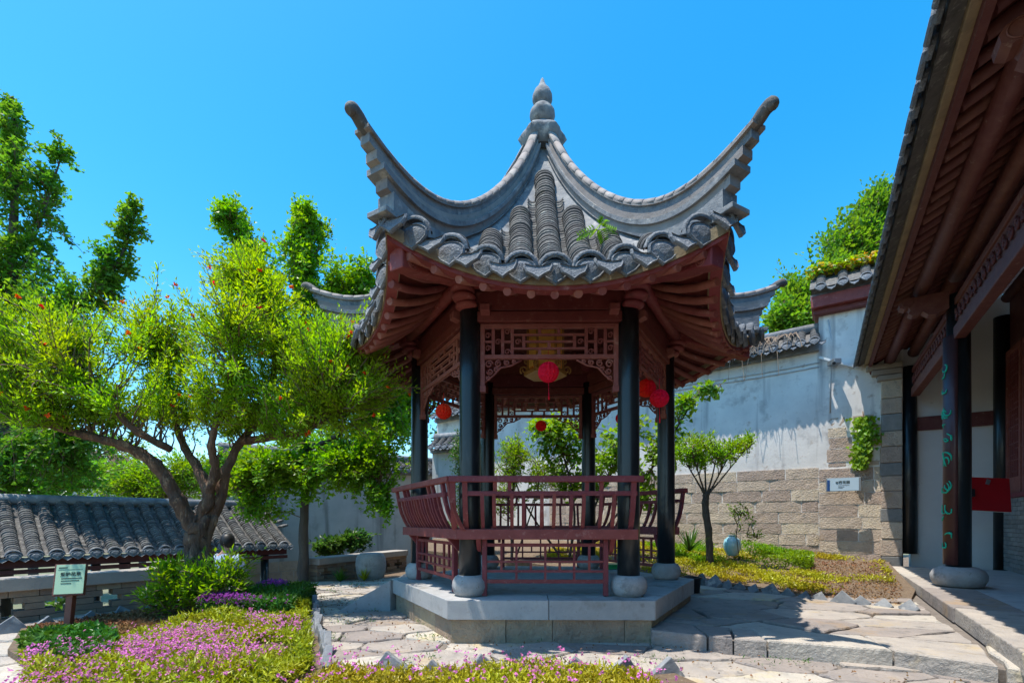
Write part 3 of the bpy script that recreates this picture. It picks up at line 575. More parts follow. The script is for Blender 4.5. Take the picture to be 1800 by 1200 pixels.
# edging of roof tiles set on their corners
def edging(label, line, step, sz, z, lean=.3):
    t = thing('tile_edging', label, 'edging', (line[0][0], line[0][1], z), 'tile edgings of the beds')
    for p in resample([Vector((*p, z)) for p in line], step):
        s = sz*random.uniform(.65,1.25); b = MB(); b.box(-s/2,s/2,-s*.14,s*.14,-s/2,s/2)
        i = 0; d = Vector(line[-1])-Vector(line[0]); a = math.atan2(d.y, d.x)
        b.xf(Matrix.Translation(p+Vector((random.uniform(-.02,.02),random.uniform(-.03,.03),random.uniform(-.02,.01)))) @ Matrix.Rotation(a+random.uniform(-.3,.3), 4, 'Z') @ Matrix.Rotation(random.uniform(-lean,lean*.3), 4, 'X') @ Matrix.Rotation(R(45)+random.uniform(-.2,.2), 4, 'Y')); b.build('edging_tile', 'ridge', t, .006)
edging('row of grey tile corners edging the bed by the stone wall', [(2.84,7.2),(3.45,6.25),(4.25,5.15)], .2, .18, .15, .7)
edging('row of grey tile corners along the front flower strip', [(-1.2,3.42),(1.1,3.38)], .3, .17, .03)
edging('line of upright grey tiles between flower bed and path', [(-2.62,6.3),(-1.36,3.5)], .17, .17, .04)
edging('row of grey tile corners below the pierced brick parapet', [(-4.9,4.65),(-4.35,5.85),(-3.9,6.7)], .3, .19, .03)
# ================================================================ lower-left parapet, walkway, walls
def bricks_wall(name, label, a, b, courses, bh, bl, th, z0, m, bay, coping, gapc=True):
    a, b = Vector(a), Vector(b); d = (b-a); L = d.length; d.normalize(); t = thing(name, label, 'wall', (*a, z0)); Mx = Matrix.Translation((*a, z0)) @ Matrix.Rotation(math.atan2(d.y,d.x), 4, 'Z')
    base = MB(); bme = {}
    for c in range(courses):
        segs = [(0, L)]
        if gapc and 0 < c < courses-1:
            gw = .26 if c == courses//2 else .09; segs = []; x = 0; k = 0
            while True:
                cx = bay*(k+.5)
                if cx > L: break
                segs.append((x, cx-gw/2)); x = cx+gw/2; k += 1
            segs.append((x, L))
        for s0, s1 in segs:
            n = max(1, round((s1-s0)/bl))
            if s1-s0 < .02: continue
            w = (s1-s0)/n
            for i in range(n):
                key = round(w,3)
                if key not in bme: bme[key] = MB().box(-w/2+.003,w/2-.003,-th/2,th/2,-bh/2+.003,bh/2-.003).mesh('brick', m, False)[0]
                put('brick', bme[key], Mx @ Matrix.Translation((s0+w*(i+.5), random.uniform(-.003,.003), bh*(c+.5))), t)
    x = 0
    while x < L:
        w = min(random.uniform(1.1,1.6), L-x); MB().box(x+.003,x+w-.003,-th/2-.05,th/2+.05,bh*courses,bh*courses+coping).build('coping_stone', 'coping', t, .01, M=Mx); x += w
    return t
bricks_wall('pierced_parapet', 'low tan brick parapet with cross shaped openings and stone coping', (-8.4,1.35), (-4.28,6.72), 5, .072, .24, .2, -.03, 'brick_tan', .42, .14)
bricks_wall('bench_wall', 'low brick bench wall with stone slab top beside the stone stool', (-3.55,8.5), (-2.5,10.9), 5, .066, .24, .26, -.03, 'brick_tan', .42, .12)
t = thing('stone_stool', 'white barrel shaped stone stool beside the low bench wall', 'stool', WZ(652,1016,0))
MB().lathe([(.2,-.03),(.23,.0),(.265,.12),(.28,.25),(.27,.37),(.235,.45),(.2,.465)], 28, WZ(652,1016,0)).build('barrel', 'stone_drum', t); MB().lathe([(.21,.455),(.2,.475)], 28, WZ(652,1016,0)).build('top_disc', 'stone_drum', t)
# stairs down to the walkway
for i in range(9):
    p = Vector((-4.0,7.5,0))+Vector((-.78,.4,0))*.28*(i+.5); MB().box(-.14,.14,-.75,.75,-1.8,-.17*(i+1)-.03).build('stair', 'coping', terr, M=Matrix.Translation(p) @ Matrix.Rotation(R(65)+R(90), 4, 'Z'))
# covered walkway below the parapet
wd = Vector((.63,.777,0)).normalized(); wn = Vector((wd.y,-wd.x,0)); w0 = Vector((-7.04,6.6,0))
wk = thing('covered_walkway', 'grey tiled roof of the sunken covered walkway behind the parapet', 'walkway', w0+Vector((0,0,-1.75)))
MW = Matrix((( wd.x, wn.x, 0, w0.x),(wd.y, wn.y, 0, w0.y),(0,0,1,0),(0,0,0,1)))   # x along the eave, +y towards the garden
WL0, WL1 = -3.3, 4.05
ZE, ZR, WDp = .58, 1.36, 1.3
def wsurf(f): return (-WDp*(1-f), ZR+(ZE-ZR)*(1.18*f-.18*f*f))
dk = MB(); dk.grid([[MW @ Vector((x, wsurf(f)[0], wsurf(f)[1])) for x in (WL0, WL1)] for f in np.linspace(0,1,8)]); dk.grid([[MW @ Vector((x, -2*WDp-wsurf(f)[0], wsurf(f)[1])) for x in (WL0, WL1)] for f in np.linspace(0,1,4)])
dk = dk.build('roof', 'tile', wk, kind=None)
capw = cap_tile_mesh('cap_end_tile', .08); dripw = drip_tile_mesh('drip_tile', .07)
x = WL0+.1; RZ = Matrix.Rotation(math.atan2(wn.y,wn.x)+R(90), 4, 'Z')
while x < WL1:
    pts = resample([Vector((x, *wsurf(f))) for f in np.linspace(0,1,16)], .06); fr = [(o+u*.015, s, u) for o, s, u in frames_of(pts, (1,0,0))]
    V, Q = arcs(fr, .062, .084, 8); me = fast_mesh('tile_row', [MW @ v for v in V], Q); me.materials.append(MATS['tile']); put('tile_row', me, Matrix.Identity(4), dk, 'stuff')
    pts2 = [p+Vector((.11,0,0)) for p in pts]; fr2 = [(o+u*.05, s, u) for o, s, u in frames_of(pts2, (1,0,0))]
    V, Q = arcs(fr2, .056, .05, 4, math.pi*1.12, math.pi*1.88); me = fast_mesh('pan_tile_row', [MW @ v for v in V], Q); me.materials.append(MATS['tile']); put('pan_tile_row', me, Matrix.Identity(4), dk, 'stuff')
    p = MW @ Vector((x, .01, ZE+.01)); put('cap_end_tile', capw, Matrix.Translation(p) @ RZ, dk); put('drip_tile', dripw, Matrix.Translation(MW @ Vector((x+.11,.01,ZE))) @ RZ, dk)
    x += .222
MB().tube([MW @ Vector((WL0,-WDp,ZR+.06)), MW @ Vector((WL1,-WDp,ZR+.06))], .09, 10).build('ridge', 'ridge', dk)
for i in range(5): MB().beam(MW @ Vector((WL1+.02-.002*i,-WDp+.2*i,ZR-.05-.09*i)), MW @ Vector((WL1+.14,-WDp+.2*i,ZR+.03-.1*i)), .2, .04).build('gable_tile', 'tile', dk)
MB().beam(MW @ Vector((WL0,-.12,ZE-.1)), MW @ Vector((WL1-.05,-.12,ZE-.1)), .1, .14).build('eave_beam', 'red_old', wk)
MB().beam(MW @ Vector((WL0,-.06,ZE-.22)), MW @ Vector((WL1-.05,-.06,ZE-.22)), .05, .06).build('eave_beam', 'red_old', wk)
for x in (-2.6,-.6,1.4,3.6):
    for y in (-.15,-2.2): MB().tube([MW @ Vector((x,y,-1.75)), MW @ Vector((x,y,ZE-.03))], .075, 12).build('post', 'black_lacquer', wk)
# walls
def wall_frame(a, b): d = Vector(b)-Vector(a); return Matrix.Translation((*a,0)) @ Matrix.Rotation(math.atan2(d.y,d.x), 4, 'Z'), d.length
def plaster_body(M, L, z0, z1a, z1b, th, parent, m, name='plaster'):
    return MB().hexa([Vector(p) for p in ((0,-th,z0),(L,-th,z0),(L,0,z0),(0,0,z0),(0,-th,z1a),(L,-th,z1b),(L,0,z1b),(0,0,z1a))]).build(name, m, parent, M=M)
capc = cap_tile_mesh('cap_end_tile', .085); dripc = drip_tile_mesh('drip_tile', .075)
def coping_tiles(M, L, za, zb, parent, ov=.3, rise=.35, th=.35, step=.24, front=-1):
    b = MB(); zz = lambda x: za+(zb-za)*x/L
    b.hexa([M @ Vector(p) for p in ((0,-th-.12,za-.12),(L,-th-.12,zb-.12),(L,.12,zb-.12),(0,.12,za-.12),(0,-th-.12,za),(L,-th-.12,zb),(L,.12,zb),(0,.12,za))]); cp = b.build('coping_course', 'ridge', parent)
    y0, y1 = -th-ov, -th/2
    b = MB(); b.grid([[M @ Vector((x, y0-.03, zz(x)-.0)) for x in (0,L)],[M @ Vector((x, y1, zz(x)+rise)) for x in (0,L)],[M @ Vector((x, ov, zz(x))) for x in (0,L)]]); b.build('coping_deck', 'tile', cp)
    MB().tube([M @ Vector((0,y1,za+rise+.07)), M @ Vector((L,y1,zb+rise+.07))], .1, 10).build('coping_ridge', 'ridge', cp)
    x = step/2; rot = M.to_3x3().to_4x4()
    while x < L:
        pts = resample([Vector((x, y1+(y0-y1)*f, zz(x)+rise*(1-f)**1.2)) for f in np.linspace(0,1,10)], .05); fr = [(o+u*.015, s, u) for o, s, u in frames_of(pts, (1,0,0))]
        V, Q = arcs(fr, .07, .085, 8); me = fast_mesh('tile_row', [M @ v for v in V], Q); me.materials.append(MATS['tile']); put('tile_row', me, Matrix.Identity(4), cp, 'stuff')
        o = fr[-1][0]; put('cap_end_tile', capc, Matrix.Translation(M @ o) @ rot, cp); put('drip_tile', dripc, Matrix.Translation(M @ (o+Vector((step/2,0,-.02)))) @ rot, cp); x += step
    return cp
def stones(M, L, z0, courses, parent, smin=.42, smax=.95, y=-.36, x0=0, hs=None, dark=None, dep=.1):
    z = z0
    for c in range(courses):
        h = (hs[c] if hs else random.uniform(.215,.255)); x = x0
        while x < L-.02:
            w = min(random.uniform(smin,smax), L-x)
            if L-(x+w) < .2: w = L-x
            j = random.uniform(-.006,.005); m = 'wall_stone_dark' if dark and random.random() < dark else 'wall_stone'
            g = .008; n = 3; b = MB(); fx = [x+g+(w-2*g)*i/(2*n) for i in range(2*n+1)]; rows = []
            for zi in range(4):
                rows.append([Vector((xx+random.uniform(-.008,.008)*(0<zi<3), y+j-.004-(.002+.004*random.random() if 0 < i < 2*n else -.008), z+g+(h-2*g)*zi/3)) for i, xx in enumerate(fx)])
            b.grid(rows, False); k = 2*n+1; e = lambda v: Vector((v.x, y+dep, v.z))
            ring = rows[0]+[r[-1] for r in rows[1:]]+rows[3][-2::-1]+[rows[2][0],rows[1][0]]; m_ = len(ring); b.add(ring+[e(v) for v in ring], [(i,m_+i,m_+(i+1)%m_,(i+1)%m_) for i in range(m_)])
            b.build('stone', m, parent, M=M); x += w
        z += h
    return z
gw = thing('garden_wall', 'tall white plastered garden wall with stone base and tiled coping behind the pavilion', 'wall', (-2.2,15.3,0))
Mg, Lg = wall_frame((-2.2,15.62), (6.4,10.0)); body = plaster_body(Mg, Lg, -.3, 4.3, 4.62, .35, gw, 'plaster')
stones(Mg, Lg, .12, 9, gw, x0=Lg-6.2, dark=.02, hs=[.22,.235,.23,.22,.235,.225,.235,.22,.22])
coping_tiles(Mg, Lg, 4.3, 4.62, gw)
gw2 = thing('high_wall', 'higher white wall section with red eave board and exposed stones beside the hall', 'wall', (6.4,10,0))
Mh, Lh = wall_frame((6.4,10.0), (7.5,9.25)); plaster_body(Mh, Lh, -.3, 5.3, 5.3, .35, gw2, 'plaster')
zt = stones(Mh, Lh, .2, 8, gw2, .5, .95, hs=[.245,.235,.24,.235,.24,.24,.235,.25]); stones(Mh, Lh, zt+.02, 5, gw2, .3, .7, x0=.1, hs=[.1,.27,.22,.2,.2], y=-.345, dep=.05)
MB().box(-.12,Lh,-.62,.1,5.3,5.53).build('eave_board', 'red_wood', gw2, .01, M=Mh); MB().box(-.08,Lh,-.5,.08,5.2,5.298).build('eave_board', 'red_dark', gw2, .01, M=Mh)
coping_tiles(Mh @ Matrix.Translation((-.14,0,0)), Lh, 5.62, 5.62, gw2, .38, .45, .35, .36)
lw = thing('lower_white_wall', 'lower weathered white wall with tiled coping left behind the pavilion', 'wall', (-5.7,10.8,-1.75))
Ml, Ll = wall_frame((-6.4,10.4), (-2.2,15.62)); plaster_body(Ml, Ll, -1.75, 2.3, 2.6, .3, lw, 'plaster_old'); coping_tiles(Ml, Ll, 2.3, 2.6, lw, .25, .3, .3, .22)
stones(Ml, Ll*.72, -1.3, 6, lw, .3, .7, y=-.31, hs=[.24]*6)
stw = thing('stub_wall', 'grey plastered wall end seen between the left pavilion columns', 'wall', (-1.6,13.2,0))
Ms, Ls = wall_frame((-2.15,13.9), (-.9,13.4)); plaster_body(Ms, Ls, -.2, 3.1, 3.1, .3, stw, 'plaster_old'); coping_tiles(Ms, Ls, 3.1, 3.1, stw, .25, .3, .3, .22)
# vertical cable pipe, conduit and camera on the white wall
t = thing('security_camera', 'small grey security camera with arm and box on the white wall', 'camera', W(1470,640,9.6))
MB().beam(W(1440,628,9.62), W(1515,648,9.3), .04, .045).build('arm', 'white_paint', t); MB().box(-.07,.07,-.12,.1,-.05,.05).build('housing', 'metal_grey', t, .01, M=Matrix.Translation(W(1466,637,9.42))); MB().tube([W(1466,638,9.31),W(1466,638,9.26)], .03, 10).build('lens', 'plastic_dark', t); MB().box(-.08,.08,-.04,.04,-.06,.06).build('junction_box', 'white_paint', t, .006, M=Matrix.Translation(W(1480,648,9.6)))
t = thing('wall_pipe', 'thin grey pipe running down the white wall at its corner', 'pipe', W(1459,720,9.62)); MB().tube([W(1456,562,9.6),W(1462,600,9.6),W(1461,640,9.6),W(1459,725,9.6)], .014, 6).build('pipe', 'cable', t)
t = thing('wall_cable', 'grey cables strung along the white wall below the coping', 'cable', W(1340,640,10)); 
for dy in (0,7): MB().tube([Mg @ Vector((Lg-6+6*f, -.37, 4.08+.2*f-.02*math.sin(f*9)-dy*.012)) for f in np.linspace(0,1,12)], .008, 5).build('cable', 'cable', t)
t = thing('dry_vines', 'tangle of dry brown vine stems hanging over the wall coping', 'vine', W(1340,590,10.2)); b = MB()
for i in range(80):
    x = Lg-random.choice([random.gauss(1.25,.3), random.uniform(.4,1.9)]); p = Vector((x,-.2,4.98)); d = random.uniform(-.5,.3); q = random.uniform(.1,.4) if random.random() < .94 else 1.0
    b.tube([p, p+Vector((d*.4,-.32,-.06)), p+Vector((d*.8,-.55,-.15-q*.35)), p+Vector((d,-.55+random.uniform(-.05,.05),-.15-q*.8))], .006, 3, False, False)
b.xf(Mg); b.build('stems', 'dry_vine', t, kind='stuff')
# ================================================================ hall on the right
hd = Vector((.5391,.8422,0)); MB_ = Matrix(((hd.x, hd.y, 0, 0),(hd.y, -hd.x, 0, 0),(0,0,1,0),(0,0,0,1)))   # (s, q, z): s along the front, q inwards
# that frame is left-handed, so H() maps points one by one and boxes are built from mapped corners
def H(s, q, z): return Vector((hd.x*s+hd.y*q, hd.y*s-hd.x*q, z))
def hbox(b, s0, s1, q0, q1, z0, z1): return b.hexa([H(s0,q1,z0),H(s1,q1,z0),H(s1,q0,z0),H(s0,q0,z0),H(s0,q1,z1),H(s1,q1,z1),H(s1,q0,z1),H(s0,q0,z1)])
hall = thing('hall', 'dark red timber hall with black columns and deep tiled eave on the right', 'building', H(8,1.5,0))
SQ = {'near':(4.0,1.49),'A':(8.19,1.487),'B':(11.55,1.41)}; ZP = .25
pf = hbox(MB(), -1, 11.25, 1.45, 6, -.1, ZP-.004).build('platform', 'stone_slab', hall)
x = -.5
while x < 11.2:
    w = random.uniform(1.2,2.2); x1 = min(x+w, 11.25); hbox(MB(), x+.004, x1-.004, 1.1-random.uniform(0,.02), 1.6, .1, ZP).build('edge_slab', 'flag', pf, .012); hbox(MB(), x+.004, x1-.004, 1.13, 1.5, -.1, .1).build('kerb_stone', 'wall_stone', pf, .02); x = x1
hbox(MB(), -.5, 11.25, 1.604, 2.7, .1, ZP-.001).build('floor_slab', 'stone_slab', pf)
colh = MB().lathe([(.125,.47),(.125,2),(.115,3.95)], 28).mesh('column', 'black_lacquer', False)[0]
drumh = MB().lathe([(.17,.25),(.24,.27),(.275,.34),(.278,.4),(.25,.46),(.18,.5),(.12,.505)], 28).mesh('drum_base', 'stone_drum', False)[0]
for k, (s, q) in SQ.items():
    o = put('column', colh, Matrix.Translation(H(s,q,0)), hall)
    if k != 'B': put('drum_base', drumh, Matrix.Translation(H(s,q,0)), o)
    b = MB(); sec = [(-.0,3.78),(.0,4.0),(-.12,4.0),(-.38,4.0),(-.47,3.985),(-.5,3.94),(-.49,3.89),(-.44,3.865),(-.4,3.875),(-.38,3.84),(-.4,3.8),(-.36,3.765),(-.3,3.77),(-.26,3.8),(-.2,3.74),(-.12,3.73)]
    vs = [H(s-.075,q-.1+dq,z) for dq, z in sec]+[H(s+.075,q-.1+dq,z) for dq, z in sec]; n = len(sec)
    b.add(vs, [(i,(i+1)%n,n+(i+1)%n,n+i) for i in range(n)]+[tuple(range(n)), tuple(n+i for i in reversed(range(n)))]); b.build('beam_head', 'red_old', o)
    b = MB(); spiral(b, 0, 0, 0, .06, .055, 0, 1, .006, 16); M2 = Matrix.Translation(H(s-.08,q-.51,3.94)) @ Matrix.Rotation(math.atan2(hd.x,-hd.y)-R(180), 4, 'Z'); b.xf(M2); b.build('carved_ring', 'red_old', o)
ss = [-.5,4.0,8.19,11.5]
for s0, s1 in zip(ss, ss[1:]):
    a0, a1 = s0+.1, s1-.1
    hbox(MB(), a0, a1, 1.42, 1.54, 3.36, 3.52).build('tie_beam', 'red_old', hall, .01)
    hbox(MB(), a0, a1, 1.455, 1.505, 3.525, 3.80).build('carved_frieze', 'red_old', hall)
    n = int((a1-a0)/.16); b = MB()
    for i in range(n):
        c = a0+(i+.5)*(a1-a0)/n
        bb = MB(); spiral(bb, 0, 0, 0, .06, .012, i*1.3, 1.5, .012, 12); spiral(bb, .05, .07, 0, .04, .01, i*.7+2, 1.3, .01, 10); bb.xf(Matrix.Translation(H(c,1.44,3.64)) @ Matrix.Rotation(math.atan2(hd.y,hd.x), 4, 'Z')); b.v, b.f, b.sm, off = b.v+bb.v, b.f+[tuple(k+len(b.v) for k in f) for f in bb.f], b.sm+bb.sm, 0
    b.build('frieze_carving', 'red_old', hall, kind='stuff')
    hbox(MB(), a0, a1, 1.43, 1.53, 3.80, 3.88).build('upper_tie', 'red_old', hall, .006)
    MB().tube([H(s0,1.12,4.09),H(s1,1.12,4.09)], .085, 14).build('eave_purlin', 'red_old', hall); MB().tube([H(s0,1.47,4.2),H(s1,1.47,4.2)], .09, 14).build('column_purlin', 'red_old', hall); MB().tube([H(s0,2.72,4.9),H(s1,2.72,4.9)], .09, 14).build('wall_purlin', 'red_old', hall)
def rz(q): return 4.03+(q-.72)*.46+max(0,q-1.2)*.1
s = -.3
while s < 11.7:                                             # rafters
    MB().tube([H(s,.86,rz(.86)+.0),H(s,1.6,rz(1.6)),H(s,3.0,rz(3.0))], .045, 8).build('rafter', 'red_old', hall); s += .2
def hslab(s0, s1, q0, q1, dz, th, nm, m): return MB().hexa([H(s0,q1,rz(q1)+dz),H(s1,q1,rz(q1)+dz),H(s1,q0,rz(q0)+dz),H(s0,q0,rz(q0)+dz),H(s0,q1,rz(q1)+dz+th),H(s1,q1,rz(q1)+dz+th),H(s1,q0,rz(q0)+dz+th),H(s0,q0,rz(q0)+dz+th)]).build(nm, m, hall)
hslab(-.5,11.75,.83,1.2,.048,.03,'roof_board','red_old'); hslab(-.5,11.75,1.2,3.4,.05,.03,'roof_board','red_old'); rf = hslab(-.5,11.78,.635,1.2,.08,.1,'roof','tile'); hslab(-.5,11.78,1.2,3.5,.082,.1,'roof','tile')
hbox(MB(), -.5, 11.75, .79, .84, 4.0, 4.084).build('eave_fascia', 'red_old', hall)
x = -.5
while x < 11.75:
    w = random.uniform(.3,.5); MB().hexa([H(x,.83,4.085),H(x+w,.83,4.085),H(x+w,.73,4.065),H(x,.73,4.065),H(x,.83,4.13),H(x+w,.83,4.13),H(x+w,.73,4.13),H(x,.73,4.13)]).build('eave_mortar', 'mortar_gold', hall, .008); x += w
RH = Matrix.Rotation(math.atan2(hd.y,hd.x)-R(90)-R(90)+R(90)-R(0), 4, 'Z'); RH = Matrix.Rotation(math.atan2(hd.y, hd.x)+math.pi, 4, 'Z')
s = -.4; i = 0; caph = cap_tile_mesh('cap_end_tile', .115)
while s < 11.7:
    put('cap_end_tile', caph, Matrix.Translation(H(s,.62,4.17)) @ RH, rf); put('drip_tile', dripc, Matrix.Translation(H(s+.13,.63,4.14)) @ RH, rf)
    fr = [(H(s,q,rz(q)+.19), Vector((hd.x,hd.y,0)), Vector((0,0,1))) for q in np.arange(2.0,.61,-.06)]; V, Q = arcs(fr, .095, .11, 6); me = fast_mesh('tile_row', V, Q); me.materials.append(MATS['tile']); put('tile_row', me, Matrix.Identity(4), rf, 'stuff'); s += .27
# gable wall, stone pier, front wall
hbox(hbox(MB(), 11.6, 11.9, 1.45, 5, .1, 5.0), 11.6, 11.9, .98, 1.449, 3.4, 4.3).build('gable_wall', 'plaster_in', hall)
hbox(MB(), 11.56, 11.6, 1.5, 2.62, 2.75, 3.0).build('gable_beam', 'red_old', hall); MB().tube([H(11.56,2.66,.2),H(11.56,2.66,4.6)], .11, 16).build('wall_column', 'black_lacquer', hall)
hbox(MB(), -.5, 11.5, 2.74, 2.95, 1.46, 5).build('front_wall', 'red_old', hall); hbox(MB(), -.5, 11.5, 2.72, 2.95, .1, 1.46).build('dado', 'joint', hall)
bm_ = {}
for c in range(17):
    x = 8.6+(c%2)*.12
    while x < 11.45:
        w = min(.235, 11.46-x)
        if w > .05: hbox(MB(), x+.004, x+w-.004, 2.655, 2.75, ZP+.071*c+.003, ZP+.071*(c+1)-.003).build('brick', 'brick_grey', hall)
        x += .24
hbox(MB(), 8.6, 11.5, 2.63, 2.75, 1.46, 1.54).build('window_sill', 'red_wood', hall, .006)
for s0 in (10.75, 9.95, 9.15):
    s1 = s0+.72; wf = hbox(hbox(hbox(hbox(MB(), s0, s0+.07, 2.68, 2.735, 1.54, 3.95), s1-.07, s1, 2.68, 2.735, 1.54, 3.95), s0+.07, s1-.07, 2.682, 2.733, 3.86, 3.95), s0+.07, s1-.07, 2.682, 2.733, 1.54, 1.8).build('window', 'red_pale', hall, kind='stuff')
    b = MB(); n = 7; m_ = 22
    for i in range(1,n): hbox(b, s0+.07+.58*i/n-.009, s0+.07+.58*i/n+.009, 2.70, 2.72, 1.8, 3.86)
    for i in range(1,m_):
        z = 1.8+2.06*i/m_
        if i % 3: hbox(b, s0+.07+.58*((i*2)%5)/7, s0+.07+.58*min(1,((i*2)%5+3)/7), 2.703, 2.717, z-.009, z+.009)
        else: hbox(b, s0+.07, s1-.07, 2.702, 2.718, z-.009, z+.009)
    b.build('window_lattice', 'red_pale', wf, kind='stuff')
Mp = Matrix.Translation(H(11.58,1.32,0)); z = .1; i = 0
while z < 3.45:
    h = random.uniform(.24,.34); hbox(MB(), 11.4+random.uniform(-.01,.01), 11.86, .98+random.uniform(-.012,.012), 1.3, z+.004, z+h-.004).build('pier_stone', 'wall_stone' if i % 3 else 'brick_grey', hall, .012); z += h; i += 1
for i, (e, h) in enumerate(((.06,.1),(.14,.12),(.22,.12))): hbox(MB(), 11.36, 11.88, .98-e, 1.3, z+.11*i, z+.11*i+.1).build('corbel', 'coping', hall, .015)
# couplet board on the column, red board, wall plaque
s, q = SQ['A']; cb = thing('couplet_board', 'tall dark curved couplet board with green cursive writing on the near black column', 'board', H(s-.02,q-.14,.55)); rows = []
Mc = Matrix.Translation(H(s,q,0)); a0 = math.atan2(-H(0,1,0).y, -H(0,1,0).x)
pa_ = a0+R(18)
for z in (.53, 3.42): rows.append([Mc @ Vector((math.cos(pa_+a)*r, math.sin(pa_+a)*r, z)) for r, a in [(.15,x) for x in np.linspace(-1.05,1.05,9)]+[(.13,x) for x in np.linspace(1.05,-1.05,9)]])
b = MB(); b.grid(rows, True, True); b.f += [tuple(reversed(range(18))), tuple(range(18,36))]; b.sm += [False]*2; b.build('board', 'couplet', cb)
def glyph(b, zc, seed, h=.3):
    rs = random.Random(seed)
    for st in range(rs.choice([2,3,3])):
        u, v = rs.uniform(-.3,.3), rs.uniform(-.5,.5); pts = []; ang = rs.uniform(0,6.3); cur = rs.uniform(-1.3,1.3)
        for i in range(9):
            pts.append((u, v)); ang += cur*rs.uniform(.2,.9); u = max(-.62,min(.62,u+math.cos(ang)*.17)); v = max(-.55,min(.55,v+math.sin(ang)*.16))
        b.tube([Mc @ Vector((math.cos(pa_+p*.95+.05)*.1515, math.sin(pa_+p*.95+.05)*.1515, zc+w*h)) for p, w in pts], [.004+.006*math.sin(math.pi*i/8)+.003*rs.random() for i in range(9)], 5)
for i, zc in enumerate((3.02,2.82,2.5,2.2,1.85,1.55,1.2,.85)): b = MB(); glyph(b, zc, 31+i, .2); b.build('cursive_character', 'green_ink', cb)
rb = thing('red_notice_board', 'tilted bright red board on a black stand inside the hall porch', 'board', H(9.6,2.2,.25)); c = W(1728,868,7.3)
Mr = Matrix.Translation(c) @ Matrix.Rotation(R(-16), 4, 'Z') @ Matrix.Rotation(R(4), 4, 'Y') @ Matrix.Rotation(R(-12), 4, 'X')
MB().box(-.33,.33,-.012,.012,-.26,.26).build('panel', 'red_board', rb, .004, M=Mr); MB().box(-.336,.336,.0125,.02,-.266,.266).build('back_sheet', 'white_paint', rb, M=Mr)
for x, z in ((.0,.2),(-.17,-.19)): MB().box(x-.025,x+.025,-.02,-.0125,z-.04,z+.04).build('clip', 'metal_grey', rb, M=Mr @ Matrix.Rotation(R(18), 4, 'Y'))
MB().box(-.3,-.13,-.06,-.0122,-.06,.06).build('bracket', 'plastic_dark', rb, M=Mr); MB().beam(Mr @ Vector((-.26,-.04,0)), Vector((c.x-.27,c.y,ZP)), .05, .05, (0,1,0)).build('stand', 'plastic_dark', rb)
wp = thing('wall_plaque', 'pale blue name plaque with dark blue bar on the stone wall', 'sign', W(1482,851,9.2))
dW = Vector((.826,-.563,0)); Mq = Matrix.Translation(W(1482,851,9.25)) @ Matrix.Rotation(math.atan2(dW.y,dW.x), 4, 'Z') @ Matrix.Scale(.82, 4)
MB().box(-.34,.34,-.02,.03,-.16,.16).build('frame', 'metal_grey', wp, .004, M=Mq); MB().box(-.31,.3,-.028,-.0205,-.148,.148).build('face', 'sign_blue', wp, M=Mq); MB().box(-.312,-.26,-.034,-.0285,-.148,.11).build('blue_bar', 'blue', wp, M=Mq)
TX = Matrix.Translation((.02,-.031,.045)) @ Matrix.Rotation(R(90), 4, 'X'); text('name_lettering', '西花园', .075, 'ink', Mq @ TX, wp, .001)
for z, x1 in ((-.02,.12),(-.055,.02),(-.08,-.01)): MB().box(-.095,x1,-.0315,-.0288,z-.004,z+.004).build('print_line', 'metal_grey', wp, M=Mq)
b = MB(); spiral(b, 0, 0, 0, .022, .0219, 0, 1, .004, 14); spiral(b, 0, 0, 0, .01, .004, 0, 1, .004, 8); b.xf(Mq @ Matrix.Translation((-.12,-.031,.045))); b.build('emblem', 'ink', wp, kind='stuff')
# garden sign on a post at the left
sg = thing('garden_sign', 'green notice board on a brown wooden post in the flower bed', 'sign', WZ(118,1105,.03)); sp = WZ(118,1103,.03)
Msg = Matrix.Translation(Vector((sp.x+.02,sp.y,CZ+(HOR-1018)/F*sp.y))) @ Matrix.Rotation(R(24), 4, 'Z') @ Matrix.Rotation(R(-14), 4, 'X')
MB().box(-.12,.12,.0,.06,-.155,.155).build('board', 'sign_wood', sg, .004, M=Msg); MB().box(-.105,.118,-.006,-.0005,-.14,.148).build('face', 'sign_green', sg, M=Msg)
MB().beam(sp-Vector((0,0,.1)), Msg @ Vector((.02,.03,-.02)), .065, .05, (0,1,0)).build('post', 'sign_wood', sg, .004)
TX = lambda x, z: Matrix.Translation((x,-.0085,z)) @ Matrix.Rotation(R(90), 4, 'X')
text('title', '爱护花草', .04, 'ink', Msg @ TX(.01,.05), sg, .0008); [MB().box(-.06,x1,-.0085,-.0062,z-.0035,z+.0035).build('print_line', 'ink', sg, M=Msg) for z, x1 in ((.012,.1),(-.012,.08),(-.038,.02))]
MB().box(-.09,.1,-.0085,-.0062,.098,.1).build('rule_line', 'ink', sg, M=Msg); MB().box(-.085,-.02,-.0085,-.0062,.113,.123).build('print_line', 'ink', sg, M=Msg)
